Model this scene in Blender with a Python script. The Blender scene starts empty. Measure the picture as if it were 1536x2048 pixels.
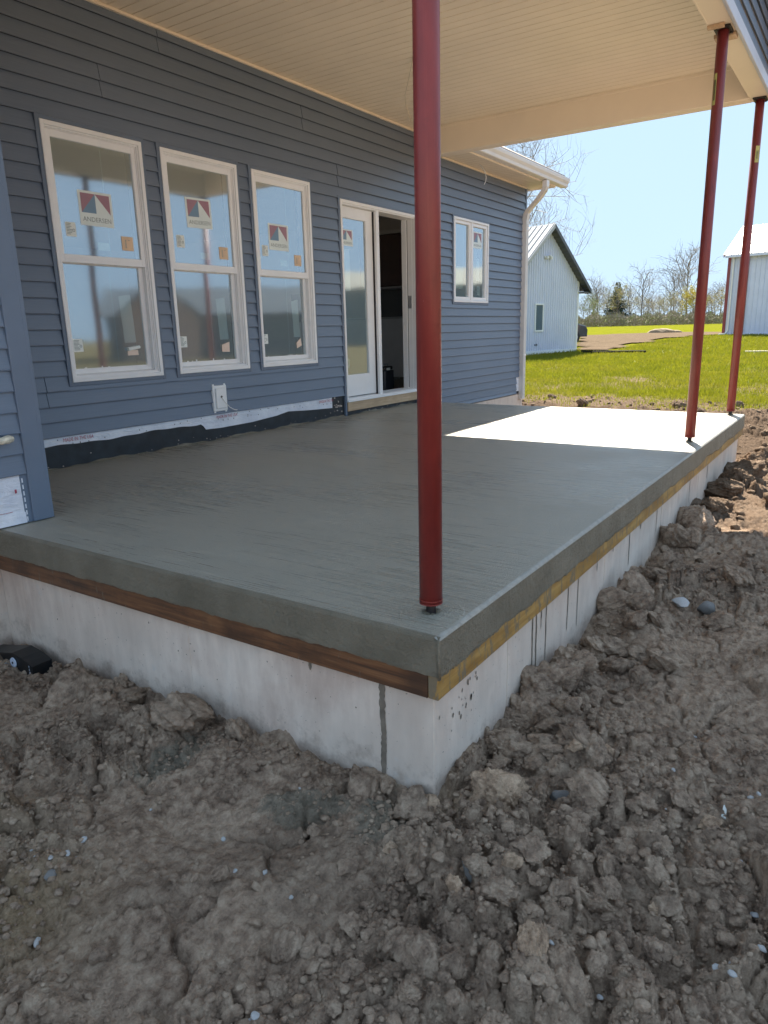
import bpy, math, random
import numpy as np
from mathutils import Vector, Matrix

# ------------------------------------------------------------------ camera, light, exposure
scene = bpy.context.scene
COL = scene.collection
R = math.radians

CAM = Vector((-1.728, -0.985, 0.907))
FW = Vector((0.8022, 0.5437, -0.2477)); RT = Vector((0.5560, -0.8307, -0.0245)); UP = Vector((0.2191, 0.1180, 0.9685))
cd = bpy.data.cameras.new("camera")
cd.sensor_fit = 'VERTICAL'; cd.sensor_height = 24.0; cd.lens = 24.0 * 1421.1 / 2048.0
cd.clip_start = 0.02; cd.clip_end = 3000
cam = bpy.data.objects.new("camera", cd); COL.objects.link(cam)
q = Matrix((RT, UP, -FW)).transposed().to_quaternion()
cam.rotation_mode = 'QUATERNION'; cam.rotation_quaternion = q; cam.location = CAM
scene.camera = cam

SUN_DIR = Vector((1.0, 0.43, 1.13)).normalized()      # towards the sun
SUN_EL = math.asin(SUN_DIR.z); SUN_AZ = math.atan2(SUN_DIR.x, SUN_DIR.y)
world = bpy.data.worlds.new("World"); scene.world = world; world.use_nodes = True
wn = world.node_tree.nodes; wl = world.node_tree.links
bg = wn['Background']; bg.inputs['Strength'].default_value = 0.107
sky = wn.new('ShaderNodeTexSky'); sky.sky_type = 'NISHITA'; sky.sun_disc = False
sky.sun_elevation = SUN_EL; sky.sun_rotation = SUN_AZ
sky.air_density = 1.0; sky.dust_density = 0.2; sky.ozone_density = 1.6; sky.altitude = 200
# the camera that took the photograph compressed the sky's range: one even tone curve over the whole sky
gam = wn.new('ShaderNodeGamma'); gam.inputs['Gamma'].default_value = 0.07
wl.new(sky.outputs[0], gam.inputs['Color'])
tint = wn.new('ShaderNodeMix'); tint.data_type = 'RGBA'; tint.blend_type = 'MULTIPLY'; tint.inputs[0].default_value = 1.0
tint.inputs[7].default_value = (0.585, 0.775, 1.0, 1)
wl.new(gam.outputs[0], tint.inputs[6]); wl.new(tint.outputs[2], bg.inputs['Color'])
sd = bpy.data.lights.new("sun", 'SUN'); sd.energy = 2.1; sd.angle = R(0.53); sd.color = (1.0, 0.91, 0.78)
sun = bpy.data.objects.new("sun", sd); COL.objects.link(sun)
sun.rotation_mode = 'QUATERNION'; sun.rotation_quaternion = SUN_DIR.to_track_quat('Z', 'Y')
sun.location = (20, 10, 30)
vs = scene.view_settings
vs.view_transform = 'Standard'; vs.look = 'None'; vs.gamma = 1.0; vs.use_curve_mapping = False
vs.exposure = 3.28

rng = np.random.default_rng(7)
random.seed(7)

# ------------------------------------------------------------------ helpers
def s2l(c):
    return tuple((x / 12.92 if x <= 0.04045 else ((x + 0.055) / 1.055) ** 2.4) for x in c)

class MB:
    """collects polygons; build() links them as ONE mesh object"""
    def __init__(s): s.v = []; s.f = []; s.m = []; s.mi = 0
    def face(s, pts):
        b = len(s.v); s.v.extend([tuple(p) for p in pts]); s.f.append(tuple(range(b, b + len(pts)))); s.m.append(s.mi)
    def add(s, verts, faces):
        b = len(s.v); s.v.extend([tuple(p) for p in verts])
        for f in faces: s.f.append(tuple(i + b for i in f)); s.m.append(s.mi)
    def box(s, x0, x1, y0, y1, z0, z1):
        v = [(x0,y0,z0),(x1,y0,z0),(x1,y1,z0),(x0,y1,z0),(x0,y0,z1),(x1,y0,z1),(x1,y1,z1),(x0,y1,z1)]
        s.add(v, [(0,3,2,1),(4,5,6,7),(0,1,5,4),(1,2,6,5),(2,3,7,6),(3,0,4,7)])
    def bevbox(s, x0, x1, y0, y1, z0, z1, b=0.003):
        """box with small chamfers on all edges"""
        cs = []
        for X, sx in ((x0,1),(x1,-1)):
            for Y, sy in ((y0,1),(y1,-1)):
                for Z, sz in ((z0,1),(z1,-1)):
                    cs.append((X,Y,Z,sx,sy,sz))
        idx = {}
        base = len(s.v)
        for i,(X,Y,Z,sx,sy,sz) in enumerate(cs):
            s.v += [(X, Y+sy*b, Z+sz*b), (X+sx*b, Y, Z+sz*b), (X+sx*b, Y+sy*b, Z)]
        def I(a,bb,c,k): return base + (a*4+bb*2+c)*3 + k
        F = []
        F.append((I(0,0,0,0),I(0,0,1,0),I(0,1,1,0),I(0,1,0,0))); F.append((I(1,0,0,0),I(1,1,0,0),I(1,1,1,0),I(1,0,1,0)))
        F.append((I(0,0,0,1),I(1,0,0,1),I(1,0,1,1),I(0,0,1,1))); F.append((I(0,1,0,1),I(0,1,1,1),I(1,1,1,1),I(1,1,0,1)))
        F.append((I(0,0,0,2),I(0,1,0,2),I(1,1,0,2),I(1,0,0,2))); F.append((I(0,0,1,2),I(1,0,1,2),I(1,1,1,2),I(0,1,1,2)))
        for a in (0,1):
            for c in (0,1):
                F.append((I(a,0,c,0),I(a,0,c,2),I(a,1,c,2),I(a,1,c,0)))
            for bb in (0,1):
                F.append((I(a,bb,0,0),I(a,bb,1,0),I(a,bb,1,1),I(a,bb,0,1)))
        for bb in (0,1):
            for c in (0,1):
                F.append((I(0,bb,c,1),I(1,bb,c,1),I(1,bb,c,2),I(0,bb,c,2)))
        for a in (0,1):
            for bb in (0,1):
                for c in (0,1):
                    F.append((I(a,bb,c,0),I(a,bb,c,1),I(a,bb,c,2)))
        for f in F: s.f.append(f); s.m.append(s.mi)
    def prism(s, prof, axis, a0, a1):
        """extrude a 2-D profile along an axis; profile coordinates are the two other axes in order"""
        n = len(prof)
        def P(p, a):
            return {0:(a,p[0],p[1]),1:(p[0],a,p[1]),2:(p[0],p[1],a)}[axis]
        v = [P(p,a0) for p in prof] + [P(p,a1) for p in prof]
        f = [(i,(i+1)%n,n+(i+1)%n,n+i) for i in range(n)] + [tuple(range(n-1,-1,-1)), tuple(range(n,2*n))]
        s.add(v, f)
    def tube(s, pts, r, n=8, cap=True):
        pts = [Vector(p) for p in pts]; rs = r if hasattr(r,'__len__') else [r]*len(pts)
        base = len(s.v); up = None
        for i,p in enumerate(pts):
            d = (pts[min(i+1,len(pts)-1)] - pts[max(i-1,0)])
            d = d.normalized() if d.length>1e-9 else Vector((0,0,1))
            if up is None:
                up = Vector((0,0,1)) if abs(d.z)<0.9 else Vector((1,0,0))
            u = d.cross(up).normalized(); w = u.cross(d).normalized(); up = w
            for k in range(n):
                a = 2*math.pi*k/n
                s.v.append(tuple(p + (u*math.cos(a)+w*math.sin(a))*rs[i]))
        for i in range(len(pts)-1):
            for k in range(n):
                s.f.append((base+i*n+k, base+i*n+(k+1)%n, base+(i+1)*n+(k+1)%n, base+(i+1)*n+k)); s.m.append(s.mi)
        if cap:
            s.f.append(tuple(base+k for k in range(n-1,-1,-1))); s.m.append(s.mi)
            s.f.append(tuple(base+(len(pts)-1)*n+k for k in range(n))); s.m.append(s.mi)
    def cyl(s, c, r, z0, z1, n=24, r1=None):
        s.tube([(c[0],c[1],z0),(c[0],c[1],z1)], [r, r if r1 is None else r1], n)
    def build(s, name, mats, parent=None, smooth=False, kind=None, label=None):
        me = bpy.data.meshes.new(name); me.from_pydata(s.v, [], s.f); 
        mats = mats if isinstance(mats,(list,tuple)) else [mats]
        for m in mats: me.materials.append(m)
        if len(mats)>1: me.polygons.foreach_set('material_index', s.m)
        if smooth: me.polygons.foreach_set('use_smooth', [True]*len(me.polygons))
        me.update()
        return link(name, me, parent, kind, label)

def link(name, me, parent=None, kind=None, label=None):
    o = bpy.data.objects.new(name, me); COL.objects.link(o)
    if parent is not None:
        o.parent = parent
        root = parent
        while root.parent: root = root.parent
        if parent.type == 'EMPTY': o.matrix_parent_inverse = Matrix.Translation(-parent.location)
    if kind: o['kind'] = kind
    if label: o['label'] = label
    return o

def thing(name, label, cat, loc=(0,0,0), group=None):
    o = bpy.data.objects.new(name, None); COL.objects.link(o); o.location = loc; o.empty_display_size = 0.2
    return tag(o, label, cat, group)
def tag(o, label, cat, group=None):
    o['label'] = label; o['category'] = cat
    if group: o['group'] = group
    return o

def text_mesh(body):
    """returns (verts2d, faces) with unit cap height, centred"""
    cu = bpy.data.curves.new('lettering', 'FONT'); cu.body = body; cu.size = 1.0; cu.resolution_u = 2
    ob = bpy.data.objects.new('lettering', cu); COL.objects.link(ob)
    dg = bpy.context.evaluated_depsgraph_get()
    me = bpy.data.meshes.new_from_object(ob.evaluated_get(dg))
    v = np.array([x.co[:2] for x in me.vertices]); f = [tuple(p.vertices) for p in me.polygons]
    bpy.data.objects.remove(ob); bpy.data.curves.remove(cu); bpy.data.meshes.remove(me)
    v[:,0] -= (v[:,0].min()+v[:,0].max())/2; h = v[:,1].max()-v[:,1].min(); v[:,1] -= v[:,1].min(); v /= h
    return v, f
_txt = {}
def add_text(mb, body, origin, ux, uz, width, height):
    if body not in _txt: _txt[body] = text_mesh(body)
    v, f = _txt[body]; w = v[:,0].max()-v[:,0].min()
    o = Vector(origin); ux = Vector(ux); uz = Vector(uz)
    mb.add([o + ux*float(p[0]/w*width) + uz*float(p[1]*height) for p in v], f)

# ------------------------------------------------------------------ noise (numpy)
def _hash(ix, iy, seed):
    h = (ix.astype(np.int64)*374761393 + iy.astype(np.int64)*668265263 + seed*974634777) & 0xffffffff
    h = ((h ^ (h >> 13)) * 1274126177) & 0xffffffff
    h = ((h ^ (h >> 16)) * 2246822519) & 0xffffffff
    return (h ^ (h >> 15)) & 0xffffffff
def vnoise(x, y, seed=0):
    ix = np.floor(x); iy = np.floor(y); fx = x-ix; fy = y-iy
    def g(a, b):
        t = _hash(a, b, seed)/4294967296.0*2*np.pi
        return t
    def d(ox, oy):
        t = g(ix+ox, iy+oy); return np.cos(t)*(fx-ox) + np.sin(t)*(fy-oy)
    u = fx*fx*fx*(fx*(fx*6-15)+10); w = fy*fy*fy*(fy*(fy*6-15)+10)
    a = d(0,0); b = d(1,0); c = d(0,1); e = d(1,1)
    return (a+(b-a)*u + ((c+(e-c)*u)-(a+(b-a)*u))*w)*1.4
def fbm(x, y, seed=0, oct=4, gain=0.5):
    r = 0; a = 1.0; f = 1.0
    for i in range(oct):
        r = r + a*vnoise(x*f+17.3*i, y*f-9.1*i, seed+i); a *= gain; f *= 2.03
    return r
def worley(x, y, seed=0, facet=False):
    ix = np.floor(x); iy = np.floor(y)
    f1 = np.full(x.shape, 9.0); f2 = np.full(x.shape, 9.0); cid = np.zeros(x.shape); tilt = np.zeros(x.shape)
    for ox in (-1,0,1):
        for oy in (-1,0,1):
            cx = ix+ox; cy = iy+oy
            px = cx + _hash(cx, cy, seed)/4294967296.0; py = cy + _hash(cx, cy, seed+91)/4294967296.0
            d = np.hypot(px-x, py-y)
            h = _hash(cx, cy, seed+37)/4294967296.0
            m = d < f1
            f2 = np.where(m, f1, np.minimum(f2, d)); cid = np.where(m, h, cid); f1 = np.where(m, d, f1)
            an = _hash(cx, cy, seed+53)/4294967296.0*6.2832
            tilt = np.where(m, (x-px)*np.cos(an)+(y-py)*np.sin(an), tilt)
    if facet: return f1, f2, cid, tilt
    return f1, f2, cid
def sstep(a, b, x):
    t = np.clip((x-a)/(b-a), 0, 1); return t*t*(3-2*t)

# ------------------------------------------------------------------ materials
MATS = {}
def new_mat(name):
    m = bpy.data.materials.new(name); m.use_nodes = True; MATS[name] = m
    nt = m.node_tree; return m, nt, nt.nodes, nt.links, nt.nodes['Principled BSDF']
def setp(b, **k):
    for n, v in k.items():
        n = n.replace('_',' ')
        if n in b.inputs: b.inputs[n].default_value = v
def mapping(nt, scale=(1,1,1), coord='Object'):
    tc = nt.nodes.new('ShaderNodeTexCoord'); mp = nt.nodes.new('ShaderNodeMapping')
    mp.inputs['Scale'].default_value = scale; nt.links.new(tc.outputs[coord], mp.inputs['Vector']); return mp.outputs[0]
def noise(nt, vec, scale, detail=4, rough=0.55, dist=0):
    n = nt.nodes.new('ShaderNodeTexNoise'); n.inputs['Scale'].default_value = scale; n.inputs['Detail'].default_value = detail
    n.inputs['Roughness'].default_value = rough; n.inputs['Distortion'].default_value = dist
    nt.links.new(vec, n.inputs['Vector']); return n.outputs['Fac']
def ramp(nt, fac, stops):
    r = nt.nodes.new('ShaderNodeValToRGB'); el = r.color_ramp.elements
    while len(el) < len(stops): el.new(0.5)
    for e, (p, c) in zip(el, stops): e.position = p; e.color = (*c, 1) if len(c)==3 else c
    nt.links.new(fac, r.inputs['Fac']); return r.outputs['Color']
def mixc(nt, fac, a, b, mode='MIX'):
    m = nt.nodes.new('ShaderNodeMix'); m.data_type = 'RGBA'; m.blend_type = mode
    for sock, val in ((0, fac), (6, a), (7, b)):
        if hasattr(val, 'is_linked'): nt.links.new(val, m.inputs[sock])
        elif isinstance(val, (int, float)): m.inputs[sock].default_value = val
        else: m.inputs[sock].default_value = (*val, 1)
    return m.outputs[2]
def math_n(nt, op, a, b=None, clamp=False):
    m = nt.nodes.new('ShaderNodeMath'); m.operation = op; m.use_clamp = clamp
    for i, val in enumerate((a, b)):
        if val is None: continue
        if hasattr(val, 'is_linked'): nt.links.new(val, m.inputs[i])
        else: m.inputs[i].default_value = val
    return m.outputs[0]
def bump(nt, b, height, strength=0.3, dist=0.01, prev=None):
    n = nt.nodes.new('ShaderNodeBump'); n.inputs['Strength'].default_value = strength; n.inputs['Distance'].default_value = dist
    nt.links.new(height, n.inputs['Height'])
    if prev is not None: nt.links.new(prev, n.inputs['Normal'])
    nt.links.new(n.outputs[0], b.inputs['Normal']); return n.outputs[0]

def mat_simple(name, col, rough=0.5, var=0.12, scale=6, bmp=0.0, bscale=60, metallic=0, spec=0.5, mscale=(1,1,1), coat=0):
    m, nt, N, L, b = new_mat(name)
    vec = mapping(nt, mscale)
    f = noise(nt, vec, scale, 5)
    lo = tuple(c*(1-var) for c in col); hi = tuple(min(1, c*(1+var)) for c in col)
    L.new(ramp(nt, f, [(0.3, lo), (0.7, hi)]), b.inputs['Base Color'])
    setp(b, Roughness=rough, Metallic=metallic, Specular_IOR_Level=spec, Coat_Weight=coat)
    r2 = noise(nt, vec, scale*2.3, 3)
    rr = nt.nodes.new('ShaderNodeMapRange'); rr.inputs[3].default_value = max(0.02, rough-0.08); rr.inputs[4].default_value = min(1, rough+0.08)
    L.new(r2, rr.inputs[0]); L.new(rr.outputs[0], b.inputs['Roughness'])
    if bmp: bump(nt, b, noise(nt, vec, bscale, 4), bmp, 0.004)
    return m

# siding: vinyl, dark blue grey, faint wood grain along the board
def mat_siding():
    m, nt, N, L, b = new_mat('vinyl_siding')
    vec = mapping(nt, (1.5, 1.5, 40))
    g = noise(nt, vec, 3.0, 6, 0.6, 0.6)
    big = noise(nt, mapping(nt, (1,1,1)), 0.8, 3)
    c = ramp(nt, g, [(0.25, (0.1133,0.1534,0.2148)), (0.75, (0.1487,0.1923,0.2596))])
    c2 = mixc(nt, 0.35, c, ramp(nt, big, [(0.3,(0.1038,0.1440,0.2030)),(0.7,(0.1534,0.1982,0.2667))]))
    dust = ramp(nt, noise(nt, mapping(nt,(1,1,1)), 38, 2), [(0.80,(0,0,0)),(0.86,(1,1,1))])
    c3 = mixc(nt, math_n(nt,'MULTIPLY',dust,0.10), c2, (0.4,0.4,0.4))
    L.new(c3, b.inputs['Base Color']); setp(b, Roughness=0.40, Specular_IOR_Level=0.65)
    bump(nt, b, g, 0.12, 0.003); return m
SIDING = mat_siding()
DARKTRIM = mat_simple('dark_trim', (0.1298,0.1723,0.2360), 0.42, 0.08, 3)
WHITE = mat_simple('white_vinyl', (0.80,0.815,0.82), 0.38, 0.03, 4)
DOORWHITE = mat_simple('door_white', (0.78,0.79,0.79), 0.42, 0.04, 5)
TAN = mat_simple('tan_soffit', (0.80,0.71,0.575), 0.45, 0.04, 2)
TANDARK = mat_simple('soffit_groove_tan', (0.40,0.33,0.24), 0.6, 0.05, 2)
CREAM = mat_simple('cream_aluminium', (0.74,0.73,0.70), 0.35, 0.04, 3)
DARKGAP = mat_simple('dark_gasket', (0.012,0.012,0.014), 0.6, 0.2, 5)
MEMBRANE = mat_simple('black_membrane', (0.014,0.02,0.026), 0.42, 0.5, 9, 0.3, 30)

def mat_wrap():
    m, nt, N, L, b = new_mat('house_wrap')
    vec = mapping(nt, (1,1,1))
    f = noise(nt, vec, 7, 5, 0.6)
    L.new(ramp(nt, f, [(0.3,(0.62,0.66,0.74)),(0.65,(0.80,0.83,0.88))]), b.inputs['Base Color'])
    setp(b, Roughness=0.45)
    w = noise(nt, mapping(nt,(3,3,10)), 3.5, 4, 0.6, 1.5)
    bump(nt, b, w, 0.5, 0.02); return m
WRAP = mat_wrap()
REDPRINT = mat_simple('red_print', (0.42,0.06,0.10), 0.6, 0.1, 20)
BLACKPRINT = mat_simple('black_print', (0.03,0.035,0.04), 0.6, 0.1, 20)

def mat_post():
    m, nt, N, L, b = new_mat('red_oxide_paint')
    vec = mapping(nt, (1,1,0.35)); f = noise(nt, vec, 9, 6, 0.65)
    c = ramp(nt, f, [(0.25,(0.145,0.019,0.018)),(0.55,(0.215,0.030,0.026)),(0.8,(0.27,0.046,0.038))])
    sc = noise(nt, mapping(nt,(1,1,0.5)), 55, 3, 0.7)
    msk = ramp(nt, sc, [(0.735,(0,0,0)),(0.765,(1,1,1))])
    c = mixc(nt, math_n(nt,'MULTIPLY',msk,0.55), c, (0.42,0.27,0.24))
    st = noise(nt, mapping(nt,(26,26,0.35)), 1.6, 5, 0.7)
    c = mixc(nt, math_n(nt,'MULTIPLY', ramp(nt, st, [(0.55,(0,0,0)),(0.72,(1,1,1))]), 0.35), c, (0.34,0.085,0.06))
    ru = noise(nt, mapping(nt,(1,1,1)), 21, 6, 0.75)
    c = mixc(nt, ramp(nt, ru, [(0.66,(0,0,0)),(0.72,(0.7,0.7,0.7))]), c, (0.075,0.028,0.020))
    L.new(c, b.inputs['Base Color']); setp(b, Roughness=0.42, Specular_IOR_Level=0.5, Coat_Weight=0.12, Coat_Roughness=0.3)
    bump(nt, b, noise(nt, vec, 70, 3), 0.10, 0.002); return m
POST = mat_post()
DARKSTEEL = mat_simple('dark_steel', (0.035,0.03,0.03), 0.5, 0.4, 30, 0.3, 120, metallic=0.5)
GALV = mat_simple('galvanised', (0.42,0.44,0.46), 0.45, 0.15, 20, metallic=0.7)
YELLOWTAPE = mat_simple('yellow_sticker', (0.46,0.44,0.14), 0.5, 0.1, 20)

def mat_slab(side=False):
    m, nt, N, L, b = new_mat('wet_concrete_side' if side else 'wet_concrete')
    if not side:
        br1 = noise(nt, mapping(nt,(42,1.1,1)), 3.0, 6, 0.68, 0.02)
        br2 = noise(nt, mapping(nt,(11,0.42,1)), 3.0, 7, 0.72, 0.03)
        br = math_n(nt,'ADD',math_n(nt,'MULTIPLY',br1,0.58),math_n(nt,'MULTIPLY',br2,0.42))
        br = math_n(nt,'MULTIPLY',math_n(nt,'SUBTRACT',br,0.41,True),5.5,True)
        big = noise(nt, mapping(nt,(0.8,0.5,1)), 1.3, 4)
        c = ramp(nt, br, [(0.0,(0.2203,0.2057,0.1627)),(1.0,(0.4859,0.4577,0.3785))])
        gr = noise(nt, mapping(nt,(1,1,1)), 150, 3, 0.7)
        c = mixc(nt, 0.45, c, ramp(nt, gr, [(0.38,(0.1921,0.1808,0.1469)),(0.62,(0.5311,0.5028,0.4181))]))
        c = mixc(nt, 0.45, c, ramp(nt, big, [(0.3,(0.235,0.203,0.150)),(0.7,(0.345,0.326,0.278))]))
        L.new(c, b.inputs['Base Color'])
        rr = nt.nodes.new('ShaderNodeMapRange'); rr.inputs[3].default_value = 0.18; rr.inputs[4].default_value = 0.60
        L.new(math_n(nt,'ADD',math_n(nt,'MULTIPLY',br,0.25),math_n(nt,'MULTIPLY',big,0.75)), rr.inputs[0]); rr.inputs[1].default_value=0.35; rr.inputs[2].default_value=0.65
        L.new(rr.outputs[0], b.inputs['Roughness']); setp(b, Specular_IOR_Level=0.55)
        n1 = bump(nt, b, br, 0.5, 0.0022)
        bump(nt, b, gr, 0.8, 0.0035, n1)
    else:
        vec = mapping(nt,(1,1,1)); big = noise(nt, vec, 5, 5)
        c = ramp(nt, big, [(0.3,(0.180,0.158,0.112)),(0.7,(0.270,0.240,0.178))])
        L.new(c, b.inputs['Base Color']); setp(b, Roughness=0.5, Specular_IOR_Level=0.5)
        n1 = bump(nt, b, noise(nt, vec, 190, 4, 0.75), 0.9, 0.008)
        bump(nt, b, noise(nt, vec, 38, 5, 0.7), 0.9, 0.014, n1)
    return m
SLAB = mat_slab(); SLABSIDE = mat_slab(True)
ARRIS = mat_simple('wet_cement_arris', (0.30,0.288,0.25), 0.44, 0.25, 30, 0.5, 160, spec=0.6)

def mat_foundation():
    m, nt, N, L, b = new_mat('cast_concrete')
    vec = mapping(nt,(1,1,1)); st = mapping(nt,(3,3,0.7))
    a = noise(nt, vec, 2.2, 6, 0.6); v = noise(nt, st, 6, 5, 0.6)
    c = ramp(nt, a, [(0.34,(0.56,0.425,0.345)),(0.5,(0.76,0.65,0.55)),(0.64,(0.68,0.615,0.54))])
    c = mixc(nt, 0.40, c, ramp(nt, v, [(0.3,(0.52,0.44,0.38)),(0.68,(0.84,0.76,0.67))]))
    bl = noise(nt, vec, 1.1, 5, 0.65)
    c = mixc(nt, ramp(nt, bl, [(0.45,(0,0,0)),(0.62,(0.55,0.55,0.55))]), c, (0.58,0.475,0.39))
    geo = N.new('ShaderNodeSeparateXYZ'); L.new(N.new('ShaderNodeNewGeometry').outputs['Position'], geo.inputs[0])
    mud = math_n(nt,'SUBTRACT', math_n(nt,'MULTIPLY', noise(nt, vec, 9, 6, 0.7), 0.55), math_n(nt,'ADD', geo.outputs[2], 0.80), True)
    c = mixc(nt, math_n(nt,'MULTIPLY', mud, 5.0, True), c, (0.27,0.20,0.155))
    sp = noise(nt, vec, 85, 2, 0.5)
    c = mixc(nt, ramp(nt, sp, [(0.71,(0,0,0)),(0.76,(0.7,0.7,0.7))]), c, (0.16,0.135,0.11))
    ls = noise(nt, vec, 12, 3)
    c = mixc(nt, ramp(nt, ls, [(0.68,(0,0,0)),(0.80,(0.5,0.5,0.5))]), c, (0.58,0.57,0.55))
    L.new(c, b.inputs['Base Color']); setp(b, Roughness=0.75, Specular_IOR_Level=0.3)
    n1 = bump(nt, b, noise(nt, vec, 120, 4), 0.15, 0.003)
    bump(nt, b, a, 0.2, 0.01, n1); return m
FOUND = mat_foundation()
STAIN = mat_simple('wet_cement_stain', (0.20,0.17,0.135), 0.45, 0.3, 25, 0.4, 90)

def mat_wood(name, c0, c1, c2, axis=0, rough=0.6, ledge=None, lthr=0.54):
    m, nt, N, L, b = new_mat(name)
    sc = [28,28,28]; sc[axis] = 1.6
    vec = mapping(nt, tuple(sc)); g = noise(nt, vec, 1.6, 7, 0.65, 0.5)
    big = noise(nt, mapping(nt,(1,1,1)), 4, 4, 0.6)
    c = ramp(nt, g, [(0.28,c0),(0.5,c1),(0.74,c2)])
    c = mixc(nt, math_n(nt,'MULTIPLY',ramp(nt, big, [(0.45,(0,0,0)),(0.65,(1,1,1))]),0.65), c, c0)
    if ledge:
        sm = noise(nt, mapping(nt,(16,16,5)), 1.5, 6, 0.75)
        c = mixc(nt, ramp(nt, sm, [(lthr,(0,0,0)),(lthr+.06,(0.85,0.85,0.85))]), c, ledge)
    L.new(c, b.inputs['Base Color']); setp(b, Roughness=rough)
    bump(nt, b, g, 0.35, 0.004); return m
WOODDARK = mat_wood('wet_brown_board', (0.034,0.020,0.014), (0.150,0.066,0.029), (0.27,0.130,0.056), 1, 0.5, (0.150,0.125,0.095), 0.60)
WOODYEL = mat_wood('yellow_form_board', (0.24,0.125,0.030), (0.42,0.255,0.075), (0.54,0.36,0.13), 0, 0.55, (0.17,0.15,0.11), 0.51)
WOODSILL = mat_wood('raw_sill_wood', (0.40,0.28,0.17), (0.52,0.38,0.24), (0.60,0.46,0.31), 0, 0.7)

def mat_glass(name, tint=(0.80,0.88,0.88), refl=0.10, film=0.0, filmcol=(0.5,0.62,0.64)):
    m, nt, N, L, b = new_mat(name)
    out = N['Material Output']
    tr = N.new('ShaderNodeBsdfTransparent'); tr.inputs[0].default_value = (*tint,1)
    gl = N.new('ShaderNodeBsdfGlossy'); gl.inputs['Roughness'].default_value = 0.055; gl.inputs[0].default_value = (0.86,0.95,1.0,1)
    df = N.new('ShaderNodeBsdfDiffuse'); df.inputs[0].default_value = (*filmcol,1)
    fr = N.new('ShaderNodeFresnel'); fr.inputs['IOR'].default_value = 1.52
    f2 = math_n(nt,'ADD', math_n(nt,'MULTIPLY', fr.outputs[0], 1.7), refl, True)
    m1 = N.new('ShaderNodeMixShader'); m1.inputs[0].default_value = film; L.new(tr.outputs[0], m1.inputs[1]); L.new(df.outputs[0], m1.inputs[2])
    m2 = N.new('ShaderNodeMixShader'); L.new(f2, m2.inputs[0]); L.new(m1.outputs[0], m2.inputs[1]); L.new(gl.outputs[0], m2.inputs[2])
    # faint waviness of the pane
    bn = N.new('ShaderNodeBump'); bn.inputs['Strength'].default_value = 0.03; bn.inputs['Distance'].default_value = 0.02
    L.new(noise(nt, mapping(nt,(1,1,1)), 2.5, 1), bn.inputs['Height']); L.new(bn.outputs[0], gl.inputs['Normal'])
    L.new(m2.outputs[0], out.inputs['Surface']); return m
GLASS = mat_glass('filmed_glass', (0.80,0.90,0.91), 0.27, 0.24, (0.56,0.71,0.75))
GLASSFAR = mat_glass('plain_glass', (0.7,0.78,0.8), 0.10, 0.10)
SEAM = mat_simple('film_seam', (0.52,0.66,0.67), 0.4, 0.1, 9)
PAPER = mat_simple('white_paper', (0.72,0.77,0.74), 0.6, 0.05, 9)
STICKER = mat_simple('sticker_paper', (0.70,0.78,0.77), 0.5, 0.04, 9)
MAROON = mat_simple('maroon_print', (0.34,0.19,0.235), 0.5, 0.05, 9)
NAVY = mat_simple('navy_print', (0.17,0.28,0.39), 0.5, 0.05, 9)
ORANGETAG = mat_simple('orange_tag', (0.68,0.50,0.34), 0.6, 0.08, 12)
PINKTAG = mat_simple('peach_tag', (0.74,0.60,0.50), 0.6, 0.06, 12)
GREYPRINT = mat_simple('grey_print', (0.22,0.28,0.28), 0.6, 0.1, 30)
GREENNOTE = mat_simple('pale_green_note', (0.66,0.74,0.62), 0.6, 0.05, 10)
DRYWALL = mat_simple('interior_wall_paint', (0.50,0.52,0.52), 0.7, 0.05, 3)
GREYWALL = mat_simple('grey_backsplash', (0.14,0.15,0.15), 0.7, 0.08, 3)
BROWNCAB = mat_simple('dark_brown_cabinet', (0.05,0.022,0.016), 0.45, 0.2, 6)
FLOORMAT = mat_simple('interior_floor_wood', (0.22,0.19,0.16), 0.6, 0.2, 4)
BLACKPL = mat_simple('black_plastic', (0.012,0.014,0.016), 0.42, 0.3, 12)
BLUEBLACK = mat_simple('dark_toolbox_plastic', (0.03,0.035,0.045), 0.45, 0.2, 12)
WIRE = mat_simple('cream_cable', (0.62,0.56,0.44), 0.5, 0.05, 12)
BLUESCRAP = mat_simple('white_disc', (0.55,0.62,0.75), 0.5, 0.05, 12)
CLEARPL = mat_simple('clear_plastic', (0.62,0.58,0.46), 0.25, 0.35, 40, 0.6, 40)

def mat_shingle():
    m, nt, N, L, b = new_mat('shingle')
    f = noise(nt, mapping(nt,(1,1,1)), 30, 5); f2 = noise(nt, mapping(nt,(1,1,1)), 4, 3)
    c = ramp(nt, f, [(0.3,(0.09,0.075,0.065)),(0.7,(0.24,0.20,0.17))])
    c = mixc(nt, 0.4, c, ramp(nt, f2, [(0.3,(0.10,0.09,0.085)),(0.7,(0.26,0.21,0.18))]))
    L.new(c, b.inputs['Base Color']); setp(b, Roughness=0.9); bump(nt, b, f, 0.6, 0.01); return m
SHINGLE = mat_shingle()

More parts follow.
